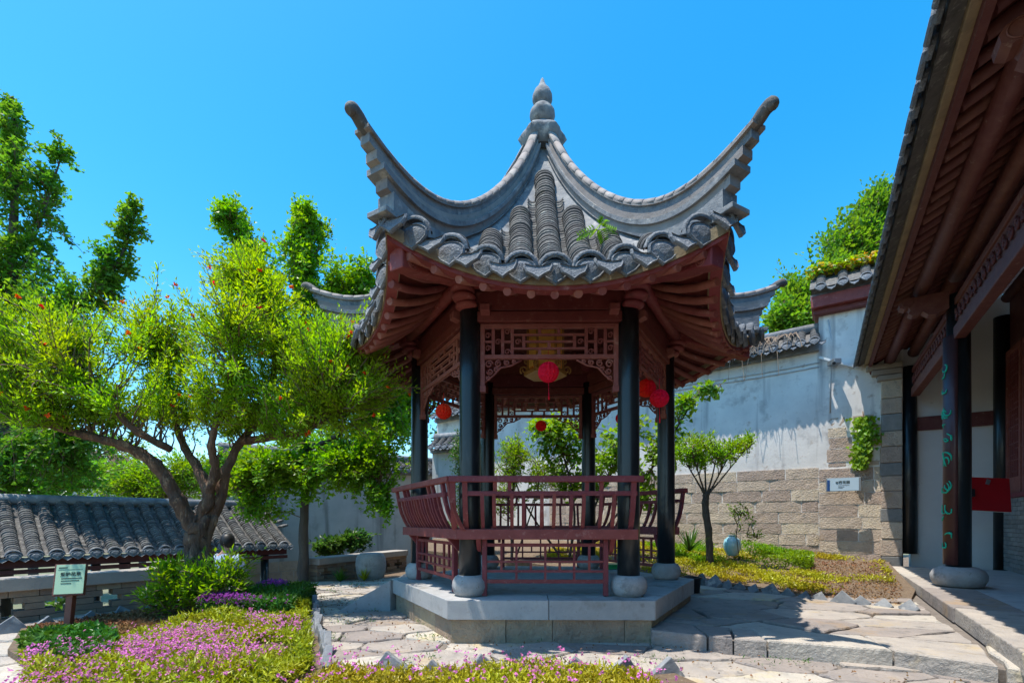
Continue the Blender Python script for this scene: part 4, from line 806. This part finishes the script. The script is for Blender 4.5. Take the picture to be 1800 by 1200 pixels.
# vase, green box, dark tub, person
vp = W(1287,976,9.3); v = thing('porcelain_vase', 'pale turquoise porcelain vase standing by the stone wall', 'vase', vp)
MB().lathe([(.08,0),(.1,.02),(.15,.12),(.165,.22),(.14,.31),(.08,.36),(.065,.385),(.085,.4),(.06,.395)], 24, vp).build('body', 'vase', v)
gp = Vector((1.55,7.1,.38)); g = thing('green_box', 'small bright green box on the pavilion floor behind the bench', 'box', gp); MB().box(-.2,.2,-.14,.14,0,.05).build('box', 'plastic_green', g, .008, M=Matrix.Translation(gp)); MB().box(-.21,.21,-.15,.15,.05,.07).build('lid', 'plastic_green', g, .005, M=Matrix.Translation(gp))
tp = Vector((2.43,6.5,.1)); g = thing('black_tub', 'black plastic tub standing behind the right corner of the platform', 'tub', tp); MB().lathe([(.1,0),(.12,.2),(.135,.21),(.135,.225),(.11,.225),(.1,.08)], 20, tp).build('tub', 'plastic_dark', g)
pp = Vector((-4.74,8.0,-.92)); per = thing('person', 'person in a blue patterned shirt walking down the stairs behind the tree', 'person', pp)
def body(parts, m, nm, sub=1):
    b = MB()
    for pts, rr in parts: b.tube(smooth_path([pp+Vector(p) for p in pts],3), list(np.interp(np.linspace(0,1,(len(pts)-1)*3+1), np.linspace(0,1,len(rr)), rr)), 12)
    o = b.build(nm, m, per); return o
def skin_body():
    V = [(0,0,.9),(0,.0,1.1),(0,.02,1.32),(0,.0,1.44),(0,-.02,1.53),(0,-.03,1.62),(0,-.03,1.7),(-.17,0,1.38),(-.24,.02,1.14),(-.2,-.16,1.02),(.17,0,1.38),(.25,0,1.13),(.24,-.1,.92),(-.09,0,.84),(-.1,-.05,.48),(-.1,.02,.06),(-.1,-.12,.03),(.09,0,.84),(.1,.05,.5),(.1,.12,.1),(.1,0,.05),(-.17,-.25,1.0),(.24,-.15,.83)]
    E = [(0,1),(1,2),(2,3),(3,4),(4,5),(5,6),(3,7),(7,8),(8,9),(3,10),(10,11),(11,12),(0,13),(13,14),(14,15),(15,16),(0,17),(17,18),(18,19),(19,20),(9,21),(12,22)]
    rad = [.15,.14,.16,.08,.055,.09,.085,.07,.045,.035,.07,.045,.035,.09,.065,.045,.035,.09,.065,.045,.035,.03,.03]
    me = bpy.data.meshes.new('body'); me.from_pydata([Vector(v) for v in V], E, []); o = put('body', me, Matrix.Translation(pp), per); m = o.modifiers.new('skin', 'SKIN'); me.materials.append(MATS['skin'])
    lay = me.skin_vertices[0] if len(me.skin_vertices) else None
    if lay is None:
        bpy.context.view_layer.objects.active = o; bpy.ops.mesh.customdata_skin_add() if hasattr(bpy.ops.mesh,'customdata_skin_add') else None; lay = me.skin_vertices[0]
    for i, r in enumerate(rad): lay.data[i].radius = (r, r*.8 if i < 4 else r); lay.data[i].use_root = (i == 0)
    s = o.modifiers.new('sub', 'SUBSURF'); s.levels = 2; s.render_levels = 2
    return o
skin_body()
b = MB(); b.lathe([(.19,.86),(.185,1.0),(.18,1.12),(.2,1.3),(.19,1.38),(.13,1.45),(.075,1.48)], 20, pp); b.v = [Vector((v.x, pp.y+(v.y-pp.y)*.72, v.z)) for v in b.v]
for sx in (-1,1): b.tube([pp+Vector((sx*.12,0,1.4)), pp+Vector((sx*.2,.0,1.33)), pp+Vector((sx*.235,.01,1.2)), pp+Vector((sx*.245,.015,1.12))], [.085,.085,.075,.075], 12)
b.build('shirt', 'shirt', per)
body([([(-.09,0,.92),(-.1,0,.7),(-.1,-.04,.48),(-.1,.02,.1)],[.11,.1,.08,.07]),([(.09,0,.92),(.1,.02,.7),(.1,.05,.5),(.1,.12,.14)],[.11,.1,.08,.07])], 'trousers', 'trousers')
b = MB().lathe([(.09,1.56),(.108,1.62),(.11,1.69),(.09,1.75),(.05,1.785),(.01,1.795)], 18, pp+Vector((0,.0,0))); b.build('hair', 'hair', per)
# ================================================================ trees and plants
def wp_(L, Y): return [W(x, y, Y+dy) for x, y, dy in L]
def bl(L, Y): return [(W(x, y, Y+dy), r, n) for x, y, dy, r, n in L]
Y = 5.7
tree('pomegranate_tree', 'gnarled pomegranate tree with yellow green leaves and orange flowers beside the parapet', W(352,1075,Y),
  [(wp_([(352,1082,0),(352,1000,0),(348,950,0),(352,918,0)],Y),.145,.115),
   (wp_([(346,935,0),(312,880,-.1),(272,815,-.2),(215,782,-.3),(150,765,-.4),(60,740,-.6)],Y),.09,.03),
   (wp_([(356,925,0),(384,885,.1),(396,835,.1),(418,785,.2),(450,745,.3),(500,700,.4)],Y),.075,.025),
   (wp_([(350,915,0),(368,870,0),(345,820,.1),(318,770,.2),(300,700,.3),(280,610,.3)],Y),.07,.02),
   (wp_([(366,872,0),(378,820,-.1),(372,775,-.2),(395,700,-.2),(420,600,-.2)],Y),.055,.018),
   (wp_([(425,775,.2),(480,768,.1),(540,755,0),(600,715,-.1)],Y),.05,.015),
   (wp_([(300,790,-.2),(230,750,-.5),(180,690,-.6),(120,640,-.7)],Y),.045,.015),
   (wp_([(450,745,.3),(480,660,.2),(470,560,.1),(440,480,0)],Y),.04,.012)],
  bl([(460,590,0,(1.1,.9,.55),210),(590,630,-.1,(.72,.7,.42),150),(425,490,0,(.45,.5,.4),70),(330,600,.2,(.6,.6,.5),50),(55,660,-.5,(.8,.7,.5),150),(120,730,-.5,(.75,.6,.18),80),(520,715,0,(.8,.7,.25),110),(650,690,-.2,(.45,.5,.36),70),(250,590,.2,(.5,.5,.5),50),(180,600,-.2,(.45,.5,.35),36),(300,715,.1,(.6,.5,.2),50),(430,745,.1,(.6,.5,.15),40),(20,585,-.6,(.3,.5,.42),44),(380,690,0,(.8,.7,.3),80),(220,690,-.2,(.5,.6,.3),36),(480,760,-.3,(.5,.4,.12),24),(620,770,-.2,(.4,.4,.1),14)],Y),
  ('lance',.056,.02,'leaf_pom'), bark='bark_red', per=84, spread=.085, tail=.55, up=.5, flowers=('petal_orange',.1,.034), rough=.2, trunk_n=14)
pt = bpy.data.objects['pomegranate_tree']; b = MB()
for k in range(5):
    a_ = k*1.26; b.tube(smooth_path([W(352,1082,5.7)+Vector((math.cos(a_)*.13,math.sin(a_)*.13,0)), W(352,1010,5.7)+Vector((math.cos(a_+.7)*.1,math.sin(a_+.7)*.1,0)), W(349,955,5.7)+Vector((math.cos(a_+1.3)*.085,math.sin(a_+1.3)*.085,0)), W(352+(k-2)*9,905,5.7)+Vector((math.cos(a_+2)*.05,math.sin(a_+2)*.05,0))],5), [.075]*5+[.06]*5+[.05]*5+[.03], 9)
b.build('trunk_strands', 'bark_red', pt, kind='stuff')
Y = 8.2
tree('tall_ginkgo', 'tall ginkgo tree with a narrow spire at the far left', W(8,1130,Y)-Vector((0,0,.9)),
  [([W(5,1200,Y), W(8,900,Y), W(15,600,Y), W(28,300,Y), W(22,170,Y)],.14,.012),(wp_([(10,640,0),(90,570,-.1),(160,520,-.2),(215,445,-.2),(243,352,-.2)],Y),.045,.008),(wp_([(12,520,0),(60,420,.1),(100,300,.1),(112,262,.1)],Y),.025,.006),(wp_([(8,760,0),(60,740,-.3),(130,760,-.5)],Y),.04,.01)],
  bl([(20,225,0,(.25,.3,.55),30),(35,340,0,(.6,.6,.6),80),(30,480,0,(.9,.8,.75),110),(105,280,.1,(.3,.3,.2),10),(80,560,0,(.95,.8,.5),90),(155,520,-.2,(.55,.5,.36),46),(198,465,-.2,(.38,.4,.36),36),(228,395,-.2,(.24,.3,.42),26),(30,660,0,(1,.8,.6),90),(40,820,-.2,(1.0,.8,.55),130),(120,790,-.4,(.6,.5,.35),40),(110,840,.2,(.7,.5,.35),50)],Y),
  ('fan',.066,.064,'leaf_ginkgo'), per=44, spread=.085, tail=.75, up=.15)
Y = 8.5
tree('round_ginkgo', 'broad ginkgo tree with drooping branches left of the pavilion', WZ(533,1026,-.03),
  [([WZ(533,1027,-.03), W(534,930,8.4), W(537,800,Y), W(535,600,Y), W(540,360,Y)],.1,.012),(wp_([(537,790,0),(600,760,0),(660,700,0),(700,620,.1)],Y),.05,.01),(wp_([(536,820,0),(600,810,-.2),(660,840,-.3),(690,890,-.3)],Y),.03,.008),(wp_([(536,700,0),(480,560,0),(420,420,0),(395,360,0)],Y),.05,.008),(wp_([(536,640,0),(590,540,0),(640,480,0)],Y),.04,.008),(wp_([(536,820,0),(470,830,-.2),(420,870,-.2)],Y),.03,.008)],
  bl([(541,405,0,(.32,.4,.55),65),(410,395,0,(.42,.4,.36),44),(480,470,0,(.8,.7,.5),117),(585,500,0,(.75,.7,.5),117),(650,500,0,(.35,.4,.25),26),(540,600,0,(1.2,.8,.6),169),(490,820,-.1,(.85,.7,.48),156),(590,830,-.2,(.85,.7,.42),156),(670,770,0,(.55,.6,.5),104),(665,880,-.3,(.25,.3,.25),28),(690,640,.1,(.5,.6,.9),169),(640,580,.2,(.6,.6,.6),104),(460,900,-.1,(.35,.4,.25),28),(400,830,.2,(.5,.5,.4),52)],Y),
  ('fan',.066,.064,'leaf_ginkgo_mid'), per=46, spread=.09, tail=.75, up=.0)
def far_tree(nm, label, px, base, Y, blobs, leaf, per=40, lf=('heart',.14,.1), tr=.16, **k):
    top = blobs[0]; return tree(nm, label, Vector((W(px,base,Y).x, Y, -1.75)), [([Vector((W(px,base,Y).x,Y,-1.75)), W(px,(base+blobs[0][1])/2,Y), W(blobs[0][0],blobs[0][1],Y)],tr,.03)]+[([W(px,(base+blobs[0][1])/2,Y), W(b[0],b[1],Y)],tr*.4,.02) for b in blobs[1:]], bl(blobs,Y), (*lf, leaf), per=per, spread=.3, tail=.8, twig_r=.012, stray=.05, **k)
far_tree('hillside_tree', 'dense green tree above the wall at the right', 1480, 700, 15, [(1510,440,0,(1.3,1.2,1.4),150),(1420,530,0,(1.2,1,.9),130),(1545,370,0,(.8,.8,.9),70),(1385,570,-.5,(.9,.8,.5),70),(1470,500,-.5,(1.2,.8,.9),90)], 'leaf_far', 62, ('heart',.13,.09), up=.4)
far_tree('background_tree', 'dark leafy tree behind the walkway roof at the far left', 60, 1000, 17, [(90,830,0,(2.2,1.4,1.2),170),(10,780,0,(1.6,1.2,1.3),110)], 'leaf_ginkgo', 42)
far_tree('background_tree', 'light green tree behind the walkway between the gnarled limbs', 250, 1000, 21, [(250,850,0,(2.6,1.6,1.1),190),(330,830,0,(2,1.4,1),110)], 'leaf_bush', 40, ('lance',.17,.07))
far_tree('background_tree', 'mid green tree behind the white wall beside the left pavilion columns', 650, 1000, 18, [(670,690,0,(2.2,1.6,2.6),260),(720,700,0,(1.4,1.2,1.2),90),(560,790,0,(2.2,1.6,1.2),120)], 'leaf_ginkgo_mid', 42)
far_tree('background_tree', 'pale tree at the end of the walkway behind the trunk', 430, 1000, 24, [(430,850,0,(2.4,1.6,1.5),160),(170,800,2,(2.4,1.6,1.2),90)], 'leaf_redbud', 40, ('heart',.17,.12))
far_tree('background_tree', 'shaded tree behind the wall seen through the pavilion', 850, 900, 19, [(850,770,0,(2.2,1.5,1.3),130),(960,760,0,(2,1.5,1),90)], 'leaf_ginkgo', 42)
Y = 9.3
tree('redbud_shrub', 'leafy redbud shrub with heart shaped leaves behind the pavilion', W(1000,975,Y),
  [([W(1000,985,Y),W(1010,900,Y),W(990,800,Y),W(960,740,Y)],.03,.008),([W(1010,985,Y),W(1050,880,Y),W(1090,800,Y),W(1105,730,Y)],.025,.008),([W(1015,985,Y),W(1120,860,Y-.2),W(1185,760,Y-.4),W(1230,690,Y-.5),W(1268,680,Y-.5)],.025,.005),([W(990,985,Y),W(920,880,Y),W(890,790,Y)],.025,.008)],
  bl([(940,770,0,(.5,.5,.4),46),(1000,760,0,(.5,.5,.4),46),(1060,790,0,(.45,.5,.5),46),(1000,840,.2,(.7,.5,.3),50),(1150,760,-.3,(.35,.4,.45),34),(1130,860,-.2,(.4,.4,.4),34),(1205,705,-.45,(.25,.2,.14),16),(1245,682,-.5,(.2,.15,.08),10),(1180,790,-.3,(.2,.3,.3),14)],Y), ('heart',.1,.095,'leaf_redbud'), cat='shrub', per=15, spread=.13, tail=.45, up=-.2)
tree('boxwood_shrub', 'yellow green small leaved shrub behind the rear bench', W(900,980,9), [([W(900,985,9),W(900,900,9),W(905,800,9)],.03,.008),([W(905,985,9),W(940,880,9),W(950,820,9)],.02,.006)],
  bl([(900,810,0,(.42,.4,.5),70),(880,870,0,(.4,.4,.4),50),(950,850,0,(.4,.4,.35),40)],9), ('lance',.05,.024,'leaf_bush'), cat='shrub', per=34, spread=.1, tail=.4, up=.3)
tree('evergreen_shrub', 'tall dark evergreen shrub between the left pavilion columns', W(818,990,10.2), [([W(818,990,10.2),W(820,860,10.2),W(815,760,10.2)],.04,.01)],
  bl([(815,800,0,(.34,.4,.55),70),(830,870,0,(.45,.4,.5),80),(815,930,0,(.45,.4,.4),50)],10.2), ('lance',.06,.028,'leaf_dark'), cat='shrub', per=40, spread=.12, tail=.4, up=.2)
Y = 8.2
tree('pruned_tree', 'small pruned tree with bare grey trunk in the bed by the stone wall', W(1247,990,Y),
  [([W(1248,992,Y),W(1246,940,Y),W(1240,890,Y),W(1242,865,Y)],.06,.055)]+[([W(1241,872,Y),W(x0,845,Y+dy*.4),W(x1,y1,Y+dy)],.022,.006) for x0,x1,y1,dy in ((1225,1198,800,.1),(1232,1215,790,-.2),(1240,1240,785,.2),(1250,1262,790,-.2),(1258,1290,785,.1),(1265,1322,775,0))],
  bl([(1210,800,0,(.22,.3,.2),30),(1245,800,0,(.3,.35,.2),40),(1285,795,0,(.28,.3,.2),34),(1315,775,0,(.14,.2,.1),12),(1230,775,0,(.2,.2,.12),16)],Y), ('lance',.055,.026,'leaf_ivy'), per=44, spread=.09, tail=.3, up=.3)
tree('base_shrub', 'bright green shrub at the foot of the pomegranate tree', W(330,1085,5.3), [([W(330,1085,5.3)+Vector((dx*.2,0,0)), W(330+dx*60,1030+dy,5.3), W(330+dx*110,1000+dy,5.3)],.008,.003) for dx, dy in ((-.8,20),(-.3,0),(.2,0),(.7,10))],
  bl([(330,1035,0,(.42,.35,.26),80),(290,1050,-.1,(.28,.3,.16),34),(390,1040,0,(.3,.3,.22),36),(415,1000,.1,(.16,.2,.2),10)],5.3), ('lance',.07,.028,'leaf_bush'), cat='shrub', per=26, spread=.1, tail=.3, up=.5)
tree('ivy_hedge', 'low dark green leafy hedge behind the bench wall', WZ(600,975,.0), [([W(580,985,10.8),W(590,960,10.8),W(620,945,10.8)],.02,.006)], bl([(580,958,0,(.45,.3,.22),60),(625,952,.2,(.4,.3,.25),60)],10.8), ('heart',.09,.08,'leaf_dark'), cat='hedge', per=18, spread=.12, tail=.3, up=.1)
tree('bed_sapling', 'thin leafy sapling standing in front of the stone wall', WZ(1290,985,.2), [([W(1300,985,8.5),W(1295,930,8.5),W(1310,890,8.5)],.008,.003),([W(1296,930,8.5),W(1330,945,8.4)],.005,.002)], bl([(1290,900,0,(.18,.2,.12),8),(1310,915,0,(.2,.2,.12),8),(1320,945,-.1,(.2,.15,.06),8)],8.5), ('lance',.06,.026,'leaf_bush'), cat='sapling', per=16, spread=.08, tail=.2, up=.2)
def blades(name, label, p, n, L, m, wd=.03, cat='plant', arch=.35):
    t = thing(name, label, cat, p); P = []; D = []; b = MB()
    for i in range(n):
        a = random.uniform(0,6.28); el = random.uniform(.6,1.35); l = L*random.uniform(.6,1.1); d = Vector((math.cos(a)*math.cos(el), math.sin(a)*math.cos(el), math.sin(el))); s = d.cross(Vector((0,0,1))).normalized(); rows = []
        for f in (0,.35,.7,1): c = Vector(p)+d*l*f-Vector((0,0,arch*l*f*f*math.cos(el))); w = wd*(1-f**2)*.5+.001; rows.append([c-s*w, c+s*w])
        b.grid(rows)
    b.build('blades', m, t, kind='stuff'); return t
blades('yucca', 'spiky yucca plant beside the far right pavilion column', W(1212,968,8.0), 42, .55, 'leaf_dark')
blades('grass_tuft', 'tuft of grass at the foot of the bench wall', WZ(598,1022,0), 90, .3, 'leaf_bed_dark', .014, 'grass'); blades('grass_tuft', 'tuft of grass in front of the stone stool', WZ(640,1020,0), 80, .26, 'leaf_bed', .014, 'grass')
blades('yucca', 'small spiky plant seen between the front left columns', W(800,955,8.4), 20, .5, 'leaf_bush')
# ivy patches
t = thing('ivy_patch', 'bright green ivy hanging on the exposed stones of the high wall', 'ivy', W(1530,770,9.1)); P = []
for i in range(600):
    v = random.random(); u = random.gauss(0,1)*(.1-.05*v); P.append(Mh @ Vector((.72+u+.04*math.sin(v*5), -.37-random.random()*.13, 3.1-v*1.0)))
leaves('leaves', P, rnd_dirs(600)*.5+np.array([0,-.2,-1]), np.tile([-.45,-.75,.5],(600,1))+rnd_dirs(600)*.5, .075, .07, 'heart', 'leaf_ivy', t); MB().tube([Mh @ Vector((.72,-.36,3.2)), Mh @ Vector((.75,-.37,2.2))], .008, 5).build('stem', 'twig', t)
t = thing('yellow_ivy', 'yellow and orange ivy covering the top of the high wall coping', 'ivy', W(1500,490,9.5)); n = 1500
P = [Mh @ Vector((random.uniform(-.2,1.5), -.15+random.uniform(-.3,.25), 6.12+random.uniform(-.08,.12))) for i in range(n)]
leaves('leaves', P[:900], rnd_dirs(900)+np.array([-.2,-.5,-.3]), rnd_dirs(900)*.4+np.array([-.3,-.5,.8]), .085, .075, 'heart', 'leaf_ivy', t); leaves('yellow_leaves', P[900:], rnd_dirs(600)+np.array([-.2,-.5,-.3]), rnd_dirs(600)*.4+np.array([-.3,-.5,.8]), .085, .075, 'heart', 'leaf_yellow', t)
# ground cover and flowers: nobody could count these
def inside(p, poly):
    c = False; n = len(poly)
    for i in range(n):
        (x1,y1),(x2,y2) = poly[i], poly[(i+1)%n]
        if (y1 > p[1]) != (y2 > p[1]) and p[0] < (x2-x1)*(p[1]-y1)/(y2-y1)+x1: c = not c
    return c
def scatter(poly, n, dens=None):
    xs = [p[0] for p in poly]; ys = [p[1] for p in poly]; out = []
    while len(out) < n:
        p = (random.uniform(min(xs),max(xs)), random.uniform(min(ys),max(ys)))
        if inside(p, poly) and (dens is None or random.random() < dens(*p)): out.append(p)
    return np.array(out)
def vn(x, y, s, o=0): return .5+.25*(math.sin(x*s+o)+math.sin(y*s*1.3+o*2.1)+.6*math.sin((x+y)*s*2.1+o))
def cover(name, label, cat, poly, n, z, h, leaf, m, dens=None, mound=None):
    xy = scatter(poly, n, dens); zz = np.array([z(x, y) if callable(z) else z for x, y in xy]); hh = np.array([(mound(x, y) if mound else 1)*h for x, y in xy])
    P = np.c_[xy, zz+hh*rng.random(n)**.7]; o = leaves(name, P, rnd_dirs(n)+np.array([0,0,.7]), rnd_dirs(n)*.7+np.array([0,0,1]), leaf[1]*rng.uniform(.6,1.3,n), leaf[2]*rng.uniform(.7,1.2,n), leaf[0], m, None); props(o, label, cat, None, 'stuff'); return xy
def blooms(name, label, cat, poly, n, z, h, sz, m, dens=None, k=4):
    xy = scatter(poly, n, dens); P = np.c_[xy, z+h*rng.uniform(.75,1.2,n)]; P = np.repeat(P, k, axis=0)+rng.normal(size=(n*k,3))*sz*.25; o = leaves(name, P, rnd_dirs(n*k)+np.array([0,0,.3]), rnd_dirs(n*k)*.6+np.array([0,-.4,1]), sz, sz*.85, 'heart', m, None); props(o, label, cat, None, 'stuff')
BL = [(-3.85,3.75),(-3.2,3.2),(-2.6,2.4),(-1.35,2.4),(-1.42,3.4),(-2.65,6.3),(-3.1,6.4),(-3.05,5.2),(-3.35,4.4)]
def bare(x, y): return 1-max(0, 1-((x+1.85)**2/.14+(y-3.75)**2/.16))
def back(x, y): return 1 if (x+2.7)*.8+(y-4.6)*.45 < .55+.2*math.sin(x*5) else 0   # where the dense bed plants stop
md = lambda x, y: .55+.6*vn(x,y,2.2)
cover('bed_foliage', 'yellow green low foliage filling the left flower bed', 'ground cover', BL, 40000, .02, .17, ('lance',.05,.015), 'leaf_bed', lambda x, y: bare(x,y)*max(.06,min(1,2.6*(vn(x,y,7.1,.3)-.28))), lambda x, y: md(x,y)*(.55+.8*vn(x,y,6.3,1)))
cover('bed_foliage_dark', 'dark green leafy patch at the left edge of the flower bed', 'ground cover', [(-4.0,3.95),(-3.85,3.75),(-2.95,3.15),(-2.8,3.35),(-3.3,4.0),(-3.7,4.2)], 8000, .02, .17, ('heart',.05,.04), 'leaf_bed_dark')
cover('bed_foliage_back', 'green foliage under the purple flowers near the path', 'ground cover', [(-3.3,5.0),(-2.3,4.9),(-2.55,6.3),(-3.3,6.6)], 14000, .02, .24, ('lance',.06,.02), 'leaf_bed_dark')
blooms('pink_flowers', 'carpet of small pink flowers in the left bed', 'flowers', [(-3.35,3.3),(-3.45,3.8),(-3.1,4.45),(-2.6,4.8),(-1.85,4.3),(-1.6,3.4),(-1.6,2.4),(-2.6,2.4)], 2300, .03, .17, .0145, 'petal_pink', lambda x, y: bare(x,y)*max(.03, min(1, 2.2*(vn(x,y,2.6,1.3)-.33)))*(.35+.65*vn(x,y,9,.2)), 3)
blooms('purple_flowers', 'deeper purple flowers at the back of the left bed by the path', 'flowers', [(-3.3,5.0),(-2.3,4.9),(-2.55,6.2),(-3.2,6.4)], 1100, .03, .24, .015, 'petal_purple', lambda x, y: max(0, min(1, 3*(vn(x,y,3.1,.4)-.4))))
BF = [(-1.3,2.6),(-1.2,3.2),(.8,3.12),(.95,2.6)]
cover('front_foliage', 'yellow green low plants along the bottom flower strip', 'ground cover', BF, 17000, .02, .125, ('lance',.042,.014), 'leaf_sedum', lambda x, y: max(.05,min(1,2.2*(vn(x,0,2.6,.9)-.22))), lambda x, y: .5+.7*vn(x,0,2.6,.9))
blooms('front_flowers', 'scattered pink flowers on tall stems in the bottom flower strip', 'flowers', BF, 220, .03, .2, .016, 'petal_pink', lambda x, y: max(.05,min(1,2*(vn(x,0,2.6,.9)-.25))))
cover('sedum_cover', 'yellow sedum ground cover in the bed below the stone wall', 'ground cover', [(2.3,7.5),(2.95,7.3),(4.0,5.8),(5.3,6.6),(6.9,8.9),(6.2,9.9),(2,12.4),(.5,9.5)], 36000, bed_z, .08, ('lance',.045,.02), 'leaf_sedum', lambda x, y: max(0, min(1, 3.2*(vn(x,y,1.7,2.2)-.42+.06*(5.0-x)+.05*(y-7.5))))*max(.04,min(1,3*(vn(x,y,8.3,.6)-.36))), lambda x, y: .5+vn(x,y,2.5))
cover('bed_weeds', 'green weeds growing along the foot of the stone wall', 'ground cover', [(3.2,8.3),(5.0,8.0),(5.9,9.4),(3.0,11.3)], 14000, bed_z, .24, ('lance',.06,.022), 'leaf_bush', lambda x, y: max(0, min(1, 4*(vn(x,y,2.4,.7)-.5))), lambda x, y: .3+vn(x,y,3))
cover('leaf_litter', 'brown dry leaf litter on the soil near the garden sign', 'litter', [(-4.75,4.7),(-4.0,4.0),(-3.3,4.4),(-3.1,5.4),(-3.6,6.5),(-4.2,5.9)], 9000, .02, .03, ('heart',.04,.03), 'leaf_dry')
cover('bed_litter', 'dry leaf litter scattered on the bare soil by the hall', 'litter', [(3.5,6.4),(4.25,5.3),(5.3,6.5),(6.8,8.8),(5.6,9.2)], 3500, bed_z, .015, ('heart',.03,.02), 'leaf_dry')
# far houses beyond the trees
for label, px, py, Yh, w, h in (('distant white house with grey tiled roof between the tree limbs', 185, 850, 42, 6, 3), ('distant grey roofed house above the walkway behind the trunk', 370, 868, 50, 9, 3)):
    c = W(px, py, Yh); t = thing('distant_house', label, 'house', (c.x, c.y, -1.75), 'houses beyond the garden'); MB().box(c.x-w/2,c.x+w/2,c.y,c.y+5,-1.75,c.z).build('wall', 'house_wall', t)
    rf2 = MB().add([(c.x-w/2-.5,c.y-.6,c.z-.2),(c.x+w/2+.5,c.y-.6,c.z-.2),(c.x+w/2+.5,c.y+2.5,c.z+1.7),(c.x-w/2-.5,c.y+2.5,c.z+1.7),(c.x-w/2-.5,c.y+5.6,c.z-.2),(c.x+w/2+.5,c.y+5.6,c.z-.2)], [(0,1,2,3),(3,2,5,4),(0,3,4),(1,5,2),(0,4,5,1)]).build('roof', 'tile', t)
    for i in range(3): f = MB().box(c.x-w/3+i*w/3-.5,c.x-w/3+i*w/3+.5,c.y-.05,c.y+.1,c.z-1.9,c.z-.7).build('window', 'white_paint', t); MB().box(c.x-w/3+i*w/3-.42,c.x-w/3+i*w/3+.42,c.y-.08,c.y-.051,c.z-1.82,c.z-.78).build('pane', 'glass_dark', f)

for label, x0, y0 in (('dark shrub below the parapet behind the garden sign', -5.7, 6.1), ('dark shrub below the parapet left of the shrub by the tree', -5.05, 7.0), ('dark shrub below the parapet at the far left', -6.5, 5.2)):
    c = Vector((x0,y0,-1.75)); tree('lower_shrub', label, c, [([c, c+Vector((0,0,.8)), c+Vector((.1,0,1.5))],.03,.01)], [(c+Vector((0,0,1.35)),(.55,.4,.5),80),(c+Vector((.35,.3,1.2)),(.5,.4,.4),50)], ('heart',.08,.06,'leaf_dark'), cat='shrub', per=22, spread=.12, tail=.3)

cover('path_litter', 'dry leaves and grit scattered over the flagstone path', 'litter', [(-1.3,3.4),(3.3,2.7),(3.2,3.2),(1.3,4.2),(-.8,9.5),(-3.5,8.3),(-2.65,6.6)], 1500, .006, .006, ('heart',.022,.015), 'leaf_dry')
cover('joint_weeds', 'small green weeds growing in the joints of the path', 'weeds', [(-1.3,3.4),(3.3,2.7),(3.2,3.2),(1.3,4.2),(-.8,9.5),(-3.5,8.3),(-2.65,6.6)], 1800, .0, .03, ('lance',.03,.008), 'leaf_bed_dark', lambda x, y: max(0, min(1, 9*(vn(x,y,6.7,.4)-.8))))
